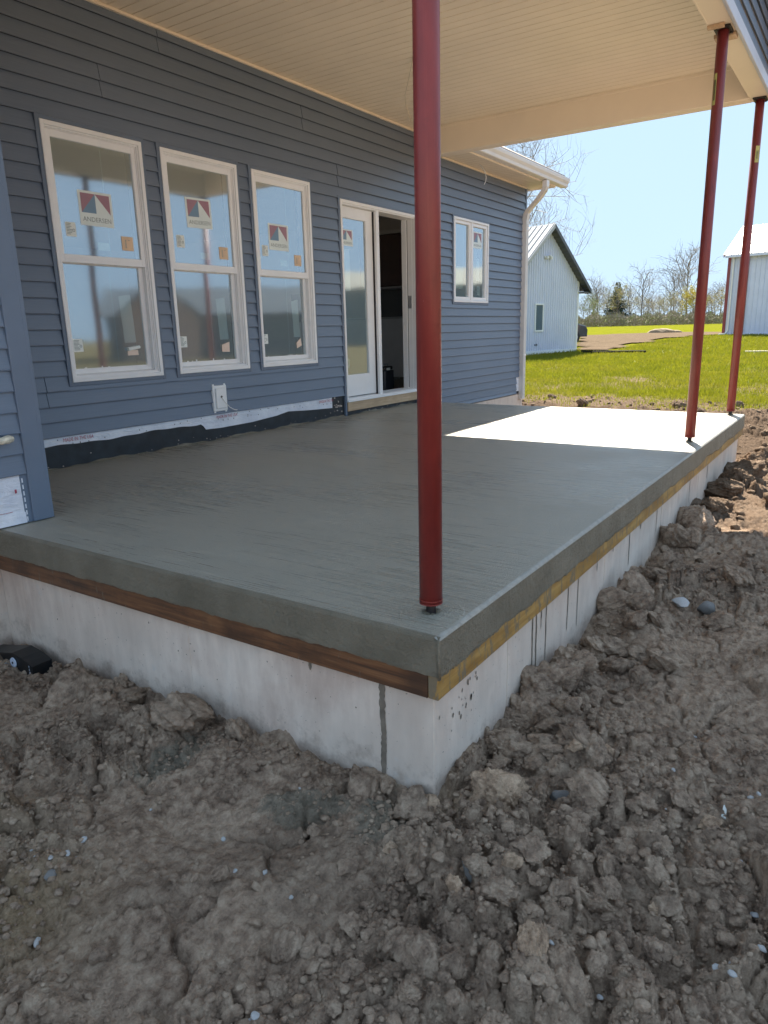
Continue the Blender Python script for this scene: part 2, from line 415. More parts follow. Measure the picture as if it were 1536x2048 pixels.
# dirt: vertex attributes drive colour (tone) and splashes of dropped cement (splat), grass cover (green), dampness and dimming of sunlit earth
def mat_dirt(name, ground=False, gain=1.0):
    m, nt, N, L, b = new_mat(name)
    vec = N.new('ShaderNodeNewGeometry').outputs['Position']
    a = noise(nt, vec, 3.2, 6, 0.62); d = noise(nt, vec, 26, 6, 0.68); f = noise(nt, vec, 130, 4, 0.7)
    c = ramp(nt, a, [(0.32,(0.2214,0.1620,0.1274)),(0.50,(0.4860,0.3694,0.2894)),(0.68,(0.6588,0.5292,0.4234))])
    c = mixc(nt, 0.55, c, ramp(nt, d, [(0.36,(0.1350,0.0972,0.0778)),(0.51,(0.4752,0.3650,0.2894)),(0.66,(0.72,0.595,0.48))]))
    c = mixc(nt, ramp(nt, f, [(0.60,(0,0,0)),(0.76,(0.6,0.6,0.6))]), c, (0.30,0.28,0.25))
    sp = noise(nt, vec, 210, 2, 0.5)
    c = mixc(nt, ramp(nt, sp, [(0.73,(0,0,0)),(0.78,(0.8,0.8,0.8))]), c, (0.42,0.41,0.39))
    if ground:
        at = N.new('ShaderNodeAttribute'); at.attribute_name = 'zone'     # r: grass, g: cement splash, b: ochre
        sep = N.new('ShaderNodeSeparateColor'); L.new(at.outputs['Color'], sep.inputs[0])
        pn = noise(nt, vec, 17, 6, 0.75)
        sm = math_n(nt,'SUBTRACT', math_n(nt,'ADD', sep.outputs[1], math_n(nt,'MULTIPLY', pn, 1.5)), 1.08, True)
        sm = math_n(nt,'MULTIPLY', sm, 4.5, True)
        c = mixc(nt, math_n(nt,'MULTIPLY',sm,0.55), c, (0.165,0.185,0.160))
        c = mixc(nt, math_n(nt,'MULTIPLY',sep.outputs[2],0.45), c, (0.27,0.20,0.095))
        gn = noise(nt, vec, 1.1, 6, 0.7); g2 = noise(nt, vec, 14, 4, 0.7)
        gc = ramp(nt, gn, [(0.3,(0.0735,0.1050,0.0063)),(0.5,(0.1208,0.1418,0.0095)),(0.7,(0.1575,0.1575,0.0189))])
        gc = mixc(nt, 0.35, gc, ramp(nt, g2, [(0.35,(0.0788,0.0966,0.0084)),(0.65,(0.1995,0.1890,0.0368))]))
        gm = math_n(nt,'SUBTRACT', math_n(nt,'ADD', math_n(nt,'MULTIPLY',sep.outputs[0],1.7), math_n(nt,'MULTIPLY',g2,0.9)), 0.80, True)
        c = mixc(nt, math_n(nt,'MULTIPLY',gm,1.5,True), c, gc)
    setp(b, Roughness=0.88, Specular_IOR_Level=0.08)
    c = mixc(nt, 1.0, c, (1.0,0.95,0.88), 'MULTIPLY')
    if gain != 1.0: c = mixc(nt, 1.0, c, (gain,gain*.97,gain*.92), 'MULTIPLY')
    if ground:
        c = mixc(nt, math_n(nt,'MULTIPLY',at.outputs['Alpha'],0.95), c, (0.095,0.070,0.052))  # alpha darkens wet mud, and sunlit earth to hold the sun back
        setp(b, Roughness=0.92)
    if ground: setp(b, Specular_IOR_Level=0.0)
    L.new(c, b.inputs['Base Color'])
    n1 = bump(nt, b, d, 0.9, 0.030)
    n2 = bump(nt, b, noise(nt, vec, 75, 5, 0.75), 0.9, 0.012, n1)
    bump(nt, b, f, 0.8, 0.006, n2); return m
SUNDIM_MUD = mat_dirt('sun_dimmed_mud', False, 0.42); DIRT = mat_dirt('churned_dirt', True); CLOD = mat_dirt('clod_dirt')  # first one: clod dirt darkened for the sunlit mud, against clipping
PALECLOD = mat_dirt('pale_clod_dirt', False, 1.35)
STONE = mat_simple('pale_stone', (0.46,0.455,0.45), 0.7, 0.25, 40, 0.4, 120)
GREYSTONE = mat_simple('grey_stone', (0.20,0.19,0.18), 0.75, 0.2, 40, 0.5, 120)

# ------------------------------------------------------------------ ground
_pts = np.array([
 (-.02,2.5,-.70),(-.02,2.08,-.645),(-.02,1.8,-.63),(-.02,1.55,-.66),(-.02,1.0,-.64),(-.02,.6,-.58),(-.02,.3,-.61),(-.02,.03,-.625),
 (.1,-.02,-.635),(.35,-.02,-.665),(.5,-.02,-.56),(.98,-.02,-.645),(1.15,-.02,-.55),(1.77,-.02,-.57),(2.8,-.02,-.56),(4.86,-.02,-.60),(6.1,-.02,-.60),
 (3.5,-.6,-.46),(4.2,-.9,-.44),(2.2,-.8,-.50),(5.6,-1.0,-.50),(1.2,-.7,-.56),(3.2,-1.6,-.45),(1.2,-1.6,-.55),
 (-1,.5,-.70),(-.6,-.2,-.66),(0,-.9,-.63),(-1.2,1.5,-.74),(-.6,1.2,-.665),(-.5,2,-.67),(.5,-.6,-.61),(-.4,.5,-.63),(-1.4,-1.2,-.68),(-2.5,1,-.75),(-2.5,-2,-.70),(-1.2,2.4,-.74),
 (8,-1,-.58),(8,2,-.63),(7,4,-.63),(12,0,-.62),(12,4,-.63),(8,-4,-.52),(4,-5,-.5),(0,-5,-.6)])
def H0(x, y):
    num = np.zeros(x.shape); den = np.full(x.shape, 1e-9)
    for px, py, pz in _pts:
        d2 = (x-px)**2+(y-py)**2
        s = 0.30+0.25*min(3, math.hypot(px+0.3, py-0.3))*0.5
        w = np.exp(-d2/(2*s*s)) + 1e-5/(d2+0.3)**2
        num += w*pz; den += w
    near = num/den
    d = (x-CAM.x)*0.828+(y-CAM.y)*0.561
    far = np.interp(d, [-80,14,34,50,62,100,150,300,900], [-.62,-.62,-.34,-.06,.03,.36,.70,.9,1.2])
    w = sstep(8, 15, np.hypot(x, y))
    return near*(1-w)+far*w
def dirtmask(x, y):
    """1 in the churned earth round the porch, 0 out in the grass"""
    edge = x - (13.0 + 1.5*vnoise(x*0.25+3, y*0.25, 5) + 0.5*vnoise(x*1.3, y*1.3, 6))
    return 1 - sstep(-1.5, 1.5, edge)
def H(x, y):
    x = np.asarray(x, float); y = np.asarray(y, float)
    r = np.hypot(x-0.3, y)
    dm = dirtmask(x, y)*(1-sstep(14, 30, r))
    h = H0(x, y); hb = h
    wx = x + 0.10*vnoise(x*2.1, y*2.1, 41); wy = y + 0.10*vnoise(x*2.1+9, y*2.1, 42)
    h = h + dm*(0.045*fbm(wx*1.7, wy*1.7, 1, 3, 0.5))
    crumb = sstep(-0.02, 0.38, fbm(x*1.25+5, y*1.25+2, 11, 3))
    crumb = np.clip(crumb + 0.9*np.exp(-((x-0.35)**2+(y+0.55)**2)/0.35) + 0.8*np.exp(-((x-0.0)**2+(y+0.25)**2)/0.08), 0, 1)
    smooth = np.exp(-(((x-1.25)/.85)**4+((y+0.62)/.30)**4))
    smooth = np.clip(smooth + .8*np.exp(-(((x+.75)/.55)**4+((y-.55)/.45)**4)), 0, 1)          # the trodden pad at the right
    crumb = crumb*(1-0.85*smooth)
    # lumps, three sizes
    for i, (s, a) in enumerate(((0.19,0.085),(0.085,0.046),(0.038,0.022))):
        jx = wx + 0.35*s*vnoise(x/s*0.9, y/s*0.9, 60+i); jy = wy + 0.35*s*vnoise(x/s*0.9+31, y/s*0.9, 70+i)
        f1, f2, cid, tl = worley(jx/s, jy/s, 100+i, True)
        lump = (0.45*np.clip(1-(f1/0.75)**2, 0, 1)**0.7+0.40+1.05*tl)*np.clip((f2-f1)/0.16, 0, 1)**0.6
        h = h + dm*a*(crumb*(0.3+1.0*cid)+0.10*(1-smooth))*(lump-0.45)
    dw = np.where(y > 0, np.maximum(-x, 0), np.where(x > 0, np.maximum(-y, 0), np.hypot(np.minimum(x,0), np.minimum(y,0))))
    heap = np.exp(-(dw/0.28)**2)*(x < 7)*np.where(y < 0, sstep(.30,.65,x), 1)*np.where((x<0)&(y<.35), .2, 1)*(1-sstep(1.85,2.05,y))
    h = h + dm*heap*0.085*np.clip(fbm(x*2.4+3, y*2.4+7, 51, 2)+0.15, -0.25, .8)
    # creases and cracks in the packed clay
    f1, f2, cid = worley(wx/0.33+0.25*vnoise(x*9, y*9, 81), wy/0.33+0.25*vnoise(x*9+4, y*9, 82), 300)
    h = h - dm*0.032*(1-sstep(0.0, 0.12, f2-f1))*sstep(-0.25,0.2,vnoise(x*2.3,y*2.3,305))
    h = h + dm*0.016*(cid-0.5)*(1-0.5*crumb)
    h = h + dm*0.020*(1-.55*smooth)*(1-np.abs(fbm(wx*6, wy*6, 21, 4, 0.55)))
    h = np.minimum(h, hb + np.where(dw < .12, 0.085, 0.15))
    h = h + dm*0.0075*fbm(x*34, y*34, 31, 3, 0.6)
    return h

def axis(lo, hi, segs):
    out = [lo]
    x = lo
    while x < hi:
        st = np.interp(x, segs[0], segs[1]); x += st; out.append(x)
    return np.array(out)
gx = axis(-40, 700, ([-40,-4,-1.7,-1.5,1.3,2.6,7,14,40,120,700],[8,.5,.05,.0078,.0078,.016,.032,.10,.7,4,40]))
gy = axis(-300, 420, ([-300,-30,-4,-1.7,-1.2,2.45,2.75,5,12,60,420],[30,2,.10,.012,.0078,.0078,.10,.14,.6,4,30]))
GX, GY = np.meshgrid(gx, gy, indexing='ij')
fx = GX.ravel(); fy = GY.ravel()
fz = H(fx, fy)
# earth never pokes into the porch slab or the house
ins = (fx > 0.06) & (fx < 6.2) & (fy > 0.06) & (fy < 30)
fz = np.where(ins, -0.85, fz)
ins2 = (fx > -1.55) & (fx < 9.3) & (fy > 3.9) & (fy < 20); fz = np.where(ins2, -0.85, fz)
nx, ny = len(gx), len(gy)
idx = np.arange(nx*ny).reshape(nx, ny)
quads = np.stack([idx[:-1,:-1], idx[1:,:-1], idx[1:,1:], idx[:-1,1:]], -1).reshape(-1, 4)
def grid_mesh(name, v, quads):
    me = bpy.data.meshes.new(name)
    me.vertices.add(len(v)); me.vertices.foreach_set('co', np.asarray(v, np.float32).ravel())
    n = quads.shape[1]
    me.loops.add(quads.size); me.loops.foreach_set('vertex_index', quads.ravel().astype(np.int32))
    me.polygons.add(len(quads)); me.polygons.foreach_set('loop_start', np.arange(0, quads.size, n, dtype=np.int32))
    me.polygons.foreach_set('use_smooth', np.ones(len(quads), bool))
    me.update(calc_edges=True); me.validate(); return me
gme = grid_mesh('ground', np.stack([fx, fy, fz], -1), quads)
green = 1-dirtmask(fx, fy)
patch = sstep(-0.5, 0.5, fbm(fx*0.22, fy*0.35, 77, 3)+0.25) 
green = np.clip(green*(0.45+0.6*patch+sstep(18,26,fx)*0.5), 0, 1)
splat = np.zeros(len(fx))
for px, py, sx, sy, an in ((-.22,.98,.20,.075,-.3),(-.20,.40,.08,.16,.5),(-.12,.14,.13,.10,.2),(.52,-.10,.10,.06,-.2)):
    ca, sa = math.cos(an), math.sin(an); u = (fx-px)*ca+(fy-py)*sa; w = -(fx-px)*sa+(fy-py)*ca
    splat = np.maximum(splat, np.exp(-(u/sx)**2-(w/sy)**2))
ochre = np.exp(-((fx+0.95)**2+(fy-0.85)**2)/0.05)+np.exp(-((fx+.75)**2+(fy-1.25)**2)/0.03)*0.6+np.exp(-((fx-.05)**2+(fy+.02)**2)/0.01)*.5
ochre = np.clip(ochre, 0, 1)
ca = gme.color_attributes.new('zone', 'FLOAT_COLOR', 'POINT')
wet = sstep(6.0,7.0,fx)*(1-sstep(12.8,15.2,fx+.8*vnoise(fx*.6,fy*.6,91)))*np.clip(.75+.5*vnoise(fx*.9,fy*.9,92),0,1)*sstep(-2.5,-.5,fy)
wet = np.maximum(wet, sstep(6.2,6.9,fx)*(1-green)**.5)  # bare earth beyond the slab: wet mud, also darkened against sun clipping
wet = np.maximum(wet, .82*sstep(3.0,3.8,fx-.2*fy)*sstep(.4,-.1,fy))  # not damp: colour darkened where the sun falls, so it does not clip
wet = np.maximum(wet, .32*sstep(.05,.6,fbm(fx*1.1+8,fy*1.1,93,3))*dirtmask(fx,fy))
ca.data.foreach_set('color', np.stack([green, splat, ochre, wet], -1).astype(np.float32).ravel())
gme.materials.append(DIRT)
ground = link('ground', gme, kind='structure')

def zat(x, y): return float(H(np.array([x]), np.array([y]))[0])

# ------------------------------------------------------------------ house
WY = 3.764           # outer plane of the porch wall
house = thing('house', 'new blue-grey sided house with white windows and a covered rear porch', 'house', (4.5, 6.0, 0))
CEIL = 3.157; EAVE = 2.985; EXP = 0.1058
# openings: x0, x1, z0, z1 of the visible white frames
W1 = (1.316,2.122,.598,2.312); W2 = (2.294,3.108,.598,2.312); W3 = (3.287,4.091,.598,2.312)
DR = (4.573,6.074,.149,2.229); W4 = (7.034,8.073,1.252,2.327)
OPEN = [W1,W2,W3,DR,W4]

def wall_holes(mb, x0, x1, z0, z1, holes, y0, y1):
    xs = sorted(set([x0,x1]+[h[0] for h in holes]+[h[1] for h in holes]))
    for a, b in zip(xs, xs[1:]):
        hs = sorted([h for h in holes if h[0] < (a+b)/2 < h[1]], key=lambda h: h[2])
        z = z0
        for h in hs:
            if h[2] > z: mb.box(a, b, y0, y1, z, h[2])
            z = h[3]
        if z < z1: mb.box(a, b, y0, y1, z, z1)
m = MB(); wall_holes(m, 0.20, 9.42, -0.15, 3.40, [(h[0]+.012,h[1]-.012,h[2]+.012,h[3]-.012) for h in OPEN], WY, WY+.16)
m.build('wall', MEMBRANE, house)
m = MB(); m.box(9.26,9.415,WY+.16,13.5,-.15,3.4); wall_holes(m,-1.6,9.415,-.15,3.4,[(1,3,.9,2.4),(4,6,.9,2.4)],13.5,13.66); m.box(-1.6,-1.45,2.65,13.5,-.15,3.4)  # two unseen rear openings added to let light into the room
m.box(-1.6,.10,2.492,2.65,-.0,3.4); m.box(.10,.266,2.495,3.92,-.0,3.4)  # wing and house end cut short out of view to let skylight in
m.build('wall', MEMBRANE, house)
for bb in ((9.30,9.45,WY-.002,13.7,-1.2,-.16),(6.262,9.45,WY-.004,WY+.2,-1.2,-.162),(-1.65,9.45,13.5,13.7,-1.2,-.16),(-1.65,.20,2.6015,2.80,-1.2,-.012)):
    m = MB(); m.box(*bb); m.build('house_foundation', FOUND, house)

TW = 0.028
def board_profile(z0, h, t=0.018, lip=0.004):
    return [(0,z0+.010),(-t+.006,z0+.010),(-t+.005,z0),(-t,z0),(-t-.0015,z0+lip),(-t+.001,z0+lip+.005),(-.0015,z0+h),(0,z0+h)]
def board(segs, z0, h, proud=0.0):
    """segs: list of (x0,x1,z_lo,z_hi) slices of one board on the y=WY plane"""
    m = MB()
    for a, b, lo, hi in segs:
        full = board_profile(z0, h)
        t = lambda z: 0.018-0.0165*(z-z0)/h
        if lo <= z0+1e-4 and hi >= z0+h-1e-4: pr = full
        else:
            pr = [(0,lo),(-t(lo)-.0005,lo),(-t(hi),hi),(0,hi)]
        pr = [(WY+y-proud, z) for y, z in pr]; pr[0] = (WY, pr[0][1]); pr[-1] = (WY, pr[-1][1])
        m.prism(pr, 0, a, b)
    m.build('siding_board', SIDING, house)

def course(z0, h, x0, x1, joints=()):
    """one course of lap siding from x0 to x1, cut round the openings and at the joints"""
    holes = [(a-TW,b+TW,c-TW,d+TW) for a,b,c,d in OPEN]
    holes[3] = (DR[0]-TW, DR[1]+TW, -1, DR[3]+TW)
    xs = sorted(set([x0,x1]+[v for hh in holes for v in hh[:2] if x0 < v < x1]+[j for j in joints if x0 < j < x1]))
    run = []; k = 0
    def flush():
        nonlocal run, k
        if run: board(run, z0, h, 0.0030 if k%2 else 0.0); k += 1
        run = []
    for a, b in zip(xs, xs[1:]):
        lo, hi = z0, z0+h; mid = (a+b)/2
        for c in holes:
            if c[0] < mid < c[1]:
                if c[2] <= lo and c[3] >= hi: lo = hi
                elif c[2] > lo and c[2] < hi: hi = c[2]
                elif c[3] > lo and c[3] < hi: lo = c[3]
        if hi-lo < 0.004: flush(); continue
        if a in joints: flush(); a += 0.0030
        run.append((a, b, lo, hi))
    flush()
JO = {26:2.38,27:2.38,22:1.83,23:1.83,24:4.04,25:4.04,21:4.564,20:4.564,18:None,24.5:None,2:1.113,3:1.113}
JO2 = {23:5.60,22:5.60}
for k in range(28):
    z0 = .224+k*EXP; h = min(EXP, CEIL-z0)
    if h < .01: continue
    js = [j for j in (JO.get(k), JO2.get(k)) if j]
    if k in (8,9): js.append(6.6)
    if z0 + h > EAVE + .03:
        course(z0, h, .268, 6.30, js)
    else:
        course(z0, h, .268, 9.385, js)
for k in range(-4, 0):
    z0 = .224+k*EXP; h = EXP
    if z0 < -.15: h -= (-.15-z0); z0 = -.15
    course(z0, h, DR[1]+TW, 9.385 if k == -1 else 9.19, ())
# house wrap showing at the missing ends of the lowest boards and white scrap
m = MB(); m.box(9.19,9.375,WY-.006,WY+.001,-.11,.115); m.build('house_wrap_patch', WRAP, house)
# thin corner trim at the far end
m = MB(); m.box(9.385,9.432,WY-.020,WY+.06,-.12,EAVE-.004); m.build('corner_trim', DARKTRIM, house)

# wing at the left: boards, corner post, house wrap
WYW = 2.488; EXW = .102
for k in range(28):
    z0 = .251+k*EXW
    m = MB(); pr = [(WYW+y, z) for y, z in board_profile(z0, EXW, .014)]; m.prism(pr, 0, -1.58, .181); m.build('siding_board', SIDING, house)
    z1 = .224+k*EXP; h = min(EXP, CEIL-z1)
    if h > .01:
        m = MB(); pr = [(.268-y, z) for y, z in board_profile(z1, h)]; m.prism(pr, 1, WYW+.06, WY-.002); m.build('siding_board', SIDING, house)
m = MB()
m.bevbox(.182,.272,WYW-.020,WYW+.003,.004,3.15,.002); m.bevbox(.2695,.2925,WYW-.0195,WYW+.062,.0045,3.15,.002)
m.build('corner_post', DARKTRIM, house)
def ragged_sheet(xs, top, bot, y, amp, seed):
    m = MB(); n = 8
    r = random.Random(seed)
    rows = []
    for x, zt, zb in zip(xs, top, bot):
        col = []
        for j in range(n+1):
            t = j/n; z = zt+(zb-zt)*t
            yy = y - amp*abs(float(vnoise(np.array([x*4.0+z*3]),np.array([z*9.0+x]),seed)[0]))*t - .002*t
            col.append((x, yy, z))
        rows.append(col)
    for i in range(len(rows)-1):
        for j in range(n):
            m.face([rows[i][j], rows[i][j+1], rows[i+1][j+1], rows[i+1][j]])
    return m
xs = np.linspace(-1.58, .150, 60)
m = ragged_sheet(xs, [.255]*60, [.006]*60, WYW-.002, .012, 5)
m.mi = 1; m.box(.105,.115,WYW-.019,WYW-.018,.165,.185)
for x in (.02,.06): m.box(x-.03,x+.02,WYW-.019,WYW-.018,.075,.077)
m.build('house_wrap', [WRAP, REDPRINT], house, smooth=True)
m = MB(); m.box(.146,.183,WYW-.006,WYW-.001,.004,.2505); m.mi = 1
for i in range(7): m.box(.153,.159,WYW-.0075,WYW-.006,.012+i*.033,.034+i*.033)
m.build('nail_flange', [DARKTRIM, WRAP], house)

# strip of house wrap under the porch siding with printed words
xs = np.linspace(.30, 4.33, 160)
top = [.226]*160; bot = []
for x in xs:
    b = .162 + .006*math.sin(x*7)+.003*math.sin(x*23)
    if x > 2.50: b = np.interp(x,[2.50,2.52,2.7,3.1,3.45,3.62,3.95,4.2,4.33],[.150,.108,.10,.105,.128,.150,.128,.118,.112])
    bot.append(b)
m = ragged_sheet(xs, top, bot, WY-.004, .010, 9); m.mi = 1
for cx, cz, w, t in ((1.305,.192,.245,'MADE IN THE USA'),(2.78,.192,.25,'MADE IN THE USA'),(4.21,.190,.235,'MADE IN THE USA')):
    add_text(m, t, (cx,WY-.0235,cz-.005), (1,0,0), (0,0,1), w, .026)
    m.mi = 2
    for dx in (-.05,.01,.08): m.box(cx+dx-.003,cx+dx+.003,WY-.0215,WY-.0205,cz-.030,cz-.018)
    m.mi = 1
m.mi = 2
rr = random.Random(3)
for i in range(26):
    x = rr.uniform(1.1,4.2); z = rr.uniform(.165,.215); m.box(x-.003,x+.003,WY-.0215,WY-.0205,z-.004,z+.004)
m.build('house_wrap', [WRAP, REDPRINT, BLACKPRINT], house, smooth=True)
# crumbs of cement along the base of the membrane
m = MB()
for i in range(60):
    x = rr.uniform(.95,6.0); s = rr.uniform(.002,.006); z = abs(rr.gauss(0,.03)); m.box(x,x+s*1.5,WY-.004,WY+.001,z,z+s)
for i in range(18):
    x = rr.uniform(4.36,4.52); z = rr.uniform(.05,.21); s = rr.uniform(.006,.02); m.box(x,x+s,WY-.004,WY+.001,z,z+s*.7)
m.build('cement_splash', FOUND, house, kind='stuff')
xs = np.linspace(.28, 6.24, 240); m = MB()
for a, b in zip(xs, xs[1:]):
    f = lambda x: .010+.007*math.sin(x*9)+.004*math.sin(x*31)
    m.add([(a,WY-.016-.004*math.sin(a*13),.0005),(b,WY-.016-.004*math.sin(b*13),.0005),(b,WY-.001,f(b)),(a,WY-.001,f(a))],[(0,1,2,3)])
m.build('cement_fillet', SLABSIDE, house)

# ---- windows
def frame_ring(m, x0, x1, z0, z1, w, y0, y1, b=.002, wb=None, wt=None):
    wb = w if wb is None else wb; wt = w if wt is None else wt
    m.bevbox(x0, x0+w, y0, y1, z0, z1, b); m.bevbox(x1-w, x1, y0, y1, z0, z1, b)
    m.bevbox(x0+w-b, x1-w+b, y0+.0004, y1, z0, z0+wb, b); m.bevbox(x0+w-b, x1-w+b, y0+.0004, y1, z1-wt, z1, b)
def trim(parent, W, bottom=True):
    x0,x1,z0,z1 = W; m = MB(); y0, y1 = WY-.024, WY+.003
    zb = z0-TW if bottom else .003
    m.bevbox(x0-TW,x0+.002,y0,y1,zb,z1+TW,.002); m.bevbox(x1-.002,x1+TW,y0,y1,zb,z1+TW,.002)
    m.bevbox(x0,x1,y0+.0006,y1,z1-.002,z1+TW-.001,.002)
    if bottom: m.bevbox(x0,x1,y0+.0006,y1,zb+.001,z0+.002,.002)
    m.build('window_trim' if bottom else 'door_trim', DARKTRIM, parent)
def brand_sticker(parent, cx, cz, w, h, y, name='brand_sticker', tilt=0.0, mirror=False, text=True):
    mats = [STICKER, MAROON, NAVY, GREYPRINT]
    m = MB(); c, s = math.cos(tilt), math.sin(tilt)
    def P(u, v, e=0): return (cx+(u*c-v*s), y-e, cz+(u*s+v*c))
    m.face([P(-w/2,-h/2),P(w/2,-h/2),P(w/2,h/2),P(-w/2,h/2)])
    l, r, t, b = -w*.43, w*.43, h*.43, -h*.13; mid = w*.0
    m.mi = 1; m.face([P(l,b,.0006),P(l,t,.0006),P(mid,t,.0006)]); m.face([P(mid,t,.0006),P(r,t,.0006),P(r,b,.0006)])
    m.mi = 2; m.face([P(l,b,.0006),P(mid,b,.0006),P(mid,t,.0006)])
    m.mi = 3
    if text: add_text(m, 'ANDERSEN', P(0,-h*.38,.0006), (c,0,s), (-s,0,c), w*.84, h*.135)
    return m.build(name, mats, parent)
def label_sticker(parent, cx, cz, w, h, y, seed):
    m = MB(); rr = random.Random(seed)
    m.face([(cx-w/2,y,cz-h/2),(cx+w/2,y,cz-h/2),(cx+w/2,y,cz+h/2),(cx-w/2,y,cz+h/2)]); m.mi = 1
    for i in range(8):
        z = cz+h*.40-i*h*.105; a = cx-w*.42; b = a+w*rr.uniform(.3,.62); m.face([(a,y-.0006,z-h*.022),(b,y-.0006,z-h*.022),(b,y-.0006,z+h*.022),(a,y-.0006,z+h*.022)])
    n = 12; r = w*.13; c0 = (cx+w*.27, cz-h*.05)
    for i in range(n):
        a0, a1 = 2*math.pi*i/n, 2*math.pi*(i+1)/n
        m.face([(c0[0]+r*math.cos(a0),y-.0006,c0[1]+r*math.sin(a0)),(c0[0]+r*math.cos(a1),y-.0006,c0[1]+r*math.sin(a1)),(c0[0]+.6*r*math.cos(a1),y-.0006,c0[1]+.6*r*math.sin(a1)),(c0[0]+.6*r*math.cos(a0),y-.0006,c0[1]+.6*r*math.sin(a0))])
    m.build('label_sticker', [PAPER, GREYPRINT], parent)
def sheet(parent, name, pts, y, mat, t=.0008):
    m = MB(); a = [(x,y,z) for x,z in pts]; b = [(x,y+t,z) for x,z in pts]; n = len(pts)
    m.face(a); m.face(b[::-1])
    for i in range(n): m.face([a[i],a[(i+1)%n],b[(i+1)%n],b[i]])
    return m.build(name, mat, parent)
def tag_paper(parent, x, z, w, h, y, mat, lines=True):
    m = MB(); m.box(x,x+w,y-.0012,y,z,z+h)
    m.mi = 1
    for i in range(6):
        zz = z+h*.2+i*h*.1; m.face([(x+w*.28,y-.0018,zz),(x+w*.40,y-.0018,zz),(x+w*.40,y-.0018,zz+h*.055),(x+w*.28,y-.0018,zz+h*.055)])
    m.face([(x+w*.55,y-.0018,z+h*.72),(x+w*.72,y-.0018,z+h*.72),(x+w*.72,y-.0018,z+h*.76),(x+w*.55,y-.0018,z+h*.76)])
    m.build('paper_tag', [mat, GREYPRINT], parent)
def curled_tag(parent, x, z, w, h, y, mode):
    m = MB()
    if mode == 0:       # rolled over at the top
        m.box(x,x+w,y-.002,y,z,z+h*.55); m.mi = 1
        m.tube([(x-.002,y-.014,z+h*.66),(x+w+.006,y-.014,z+h*.86)], [.014,.013], 10)
    elif mode == 1:
        p = [(x,z+h*.05),(x+w,z-.0*h),(x+w*.93,z+h),(x-.005,z+h*.72)]
        m.face([(a,y-.003-.010*((b-z)/h),b) for a,b in p])
    else:
        p = [(x+w*.15,z),(x+w,z+h*.28),(x+w*.72,z+h),(x,z+h*.55)]
        m.face([(a,y-.003-.012*((b-z)/h),b) for a,b in p])
        m.face([(a,y-.0028-.012*((b-z)/h),b) for a,b in p][::-1])
    m.build('peeling_tag', [PINKTAG, PAPER], parent)

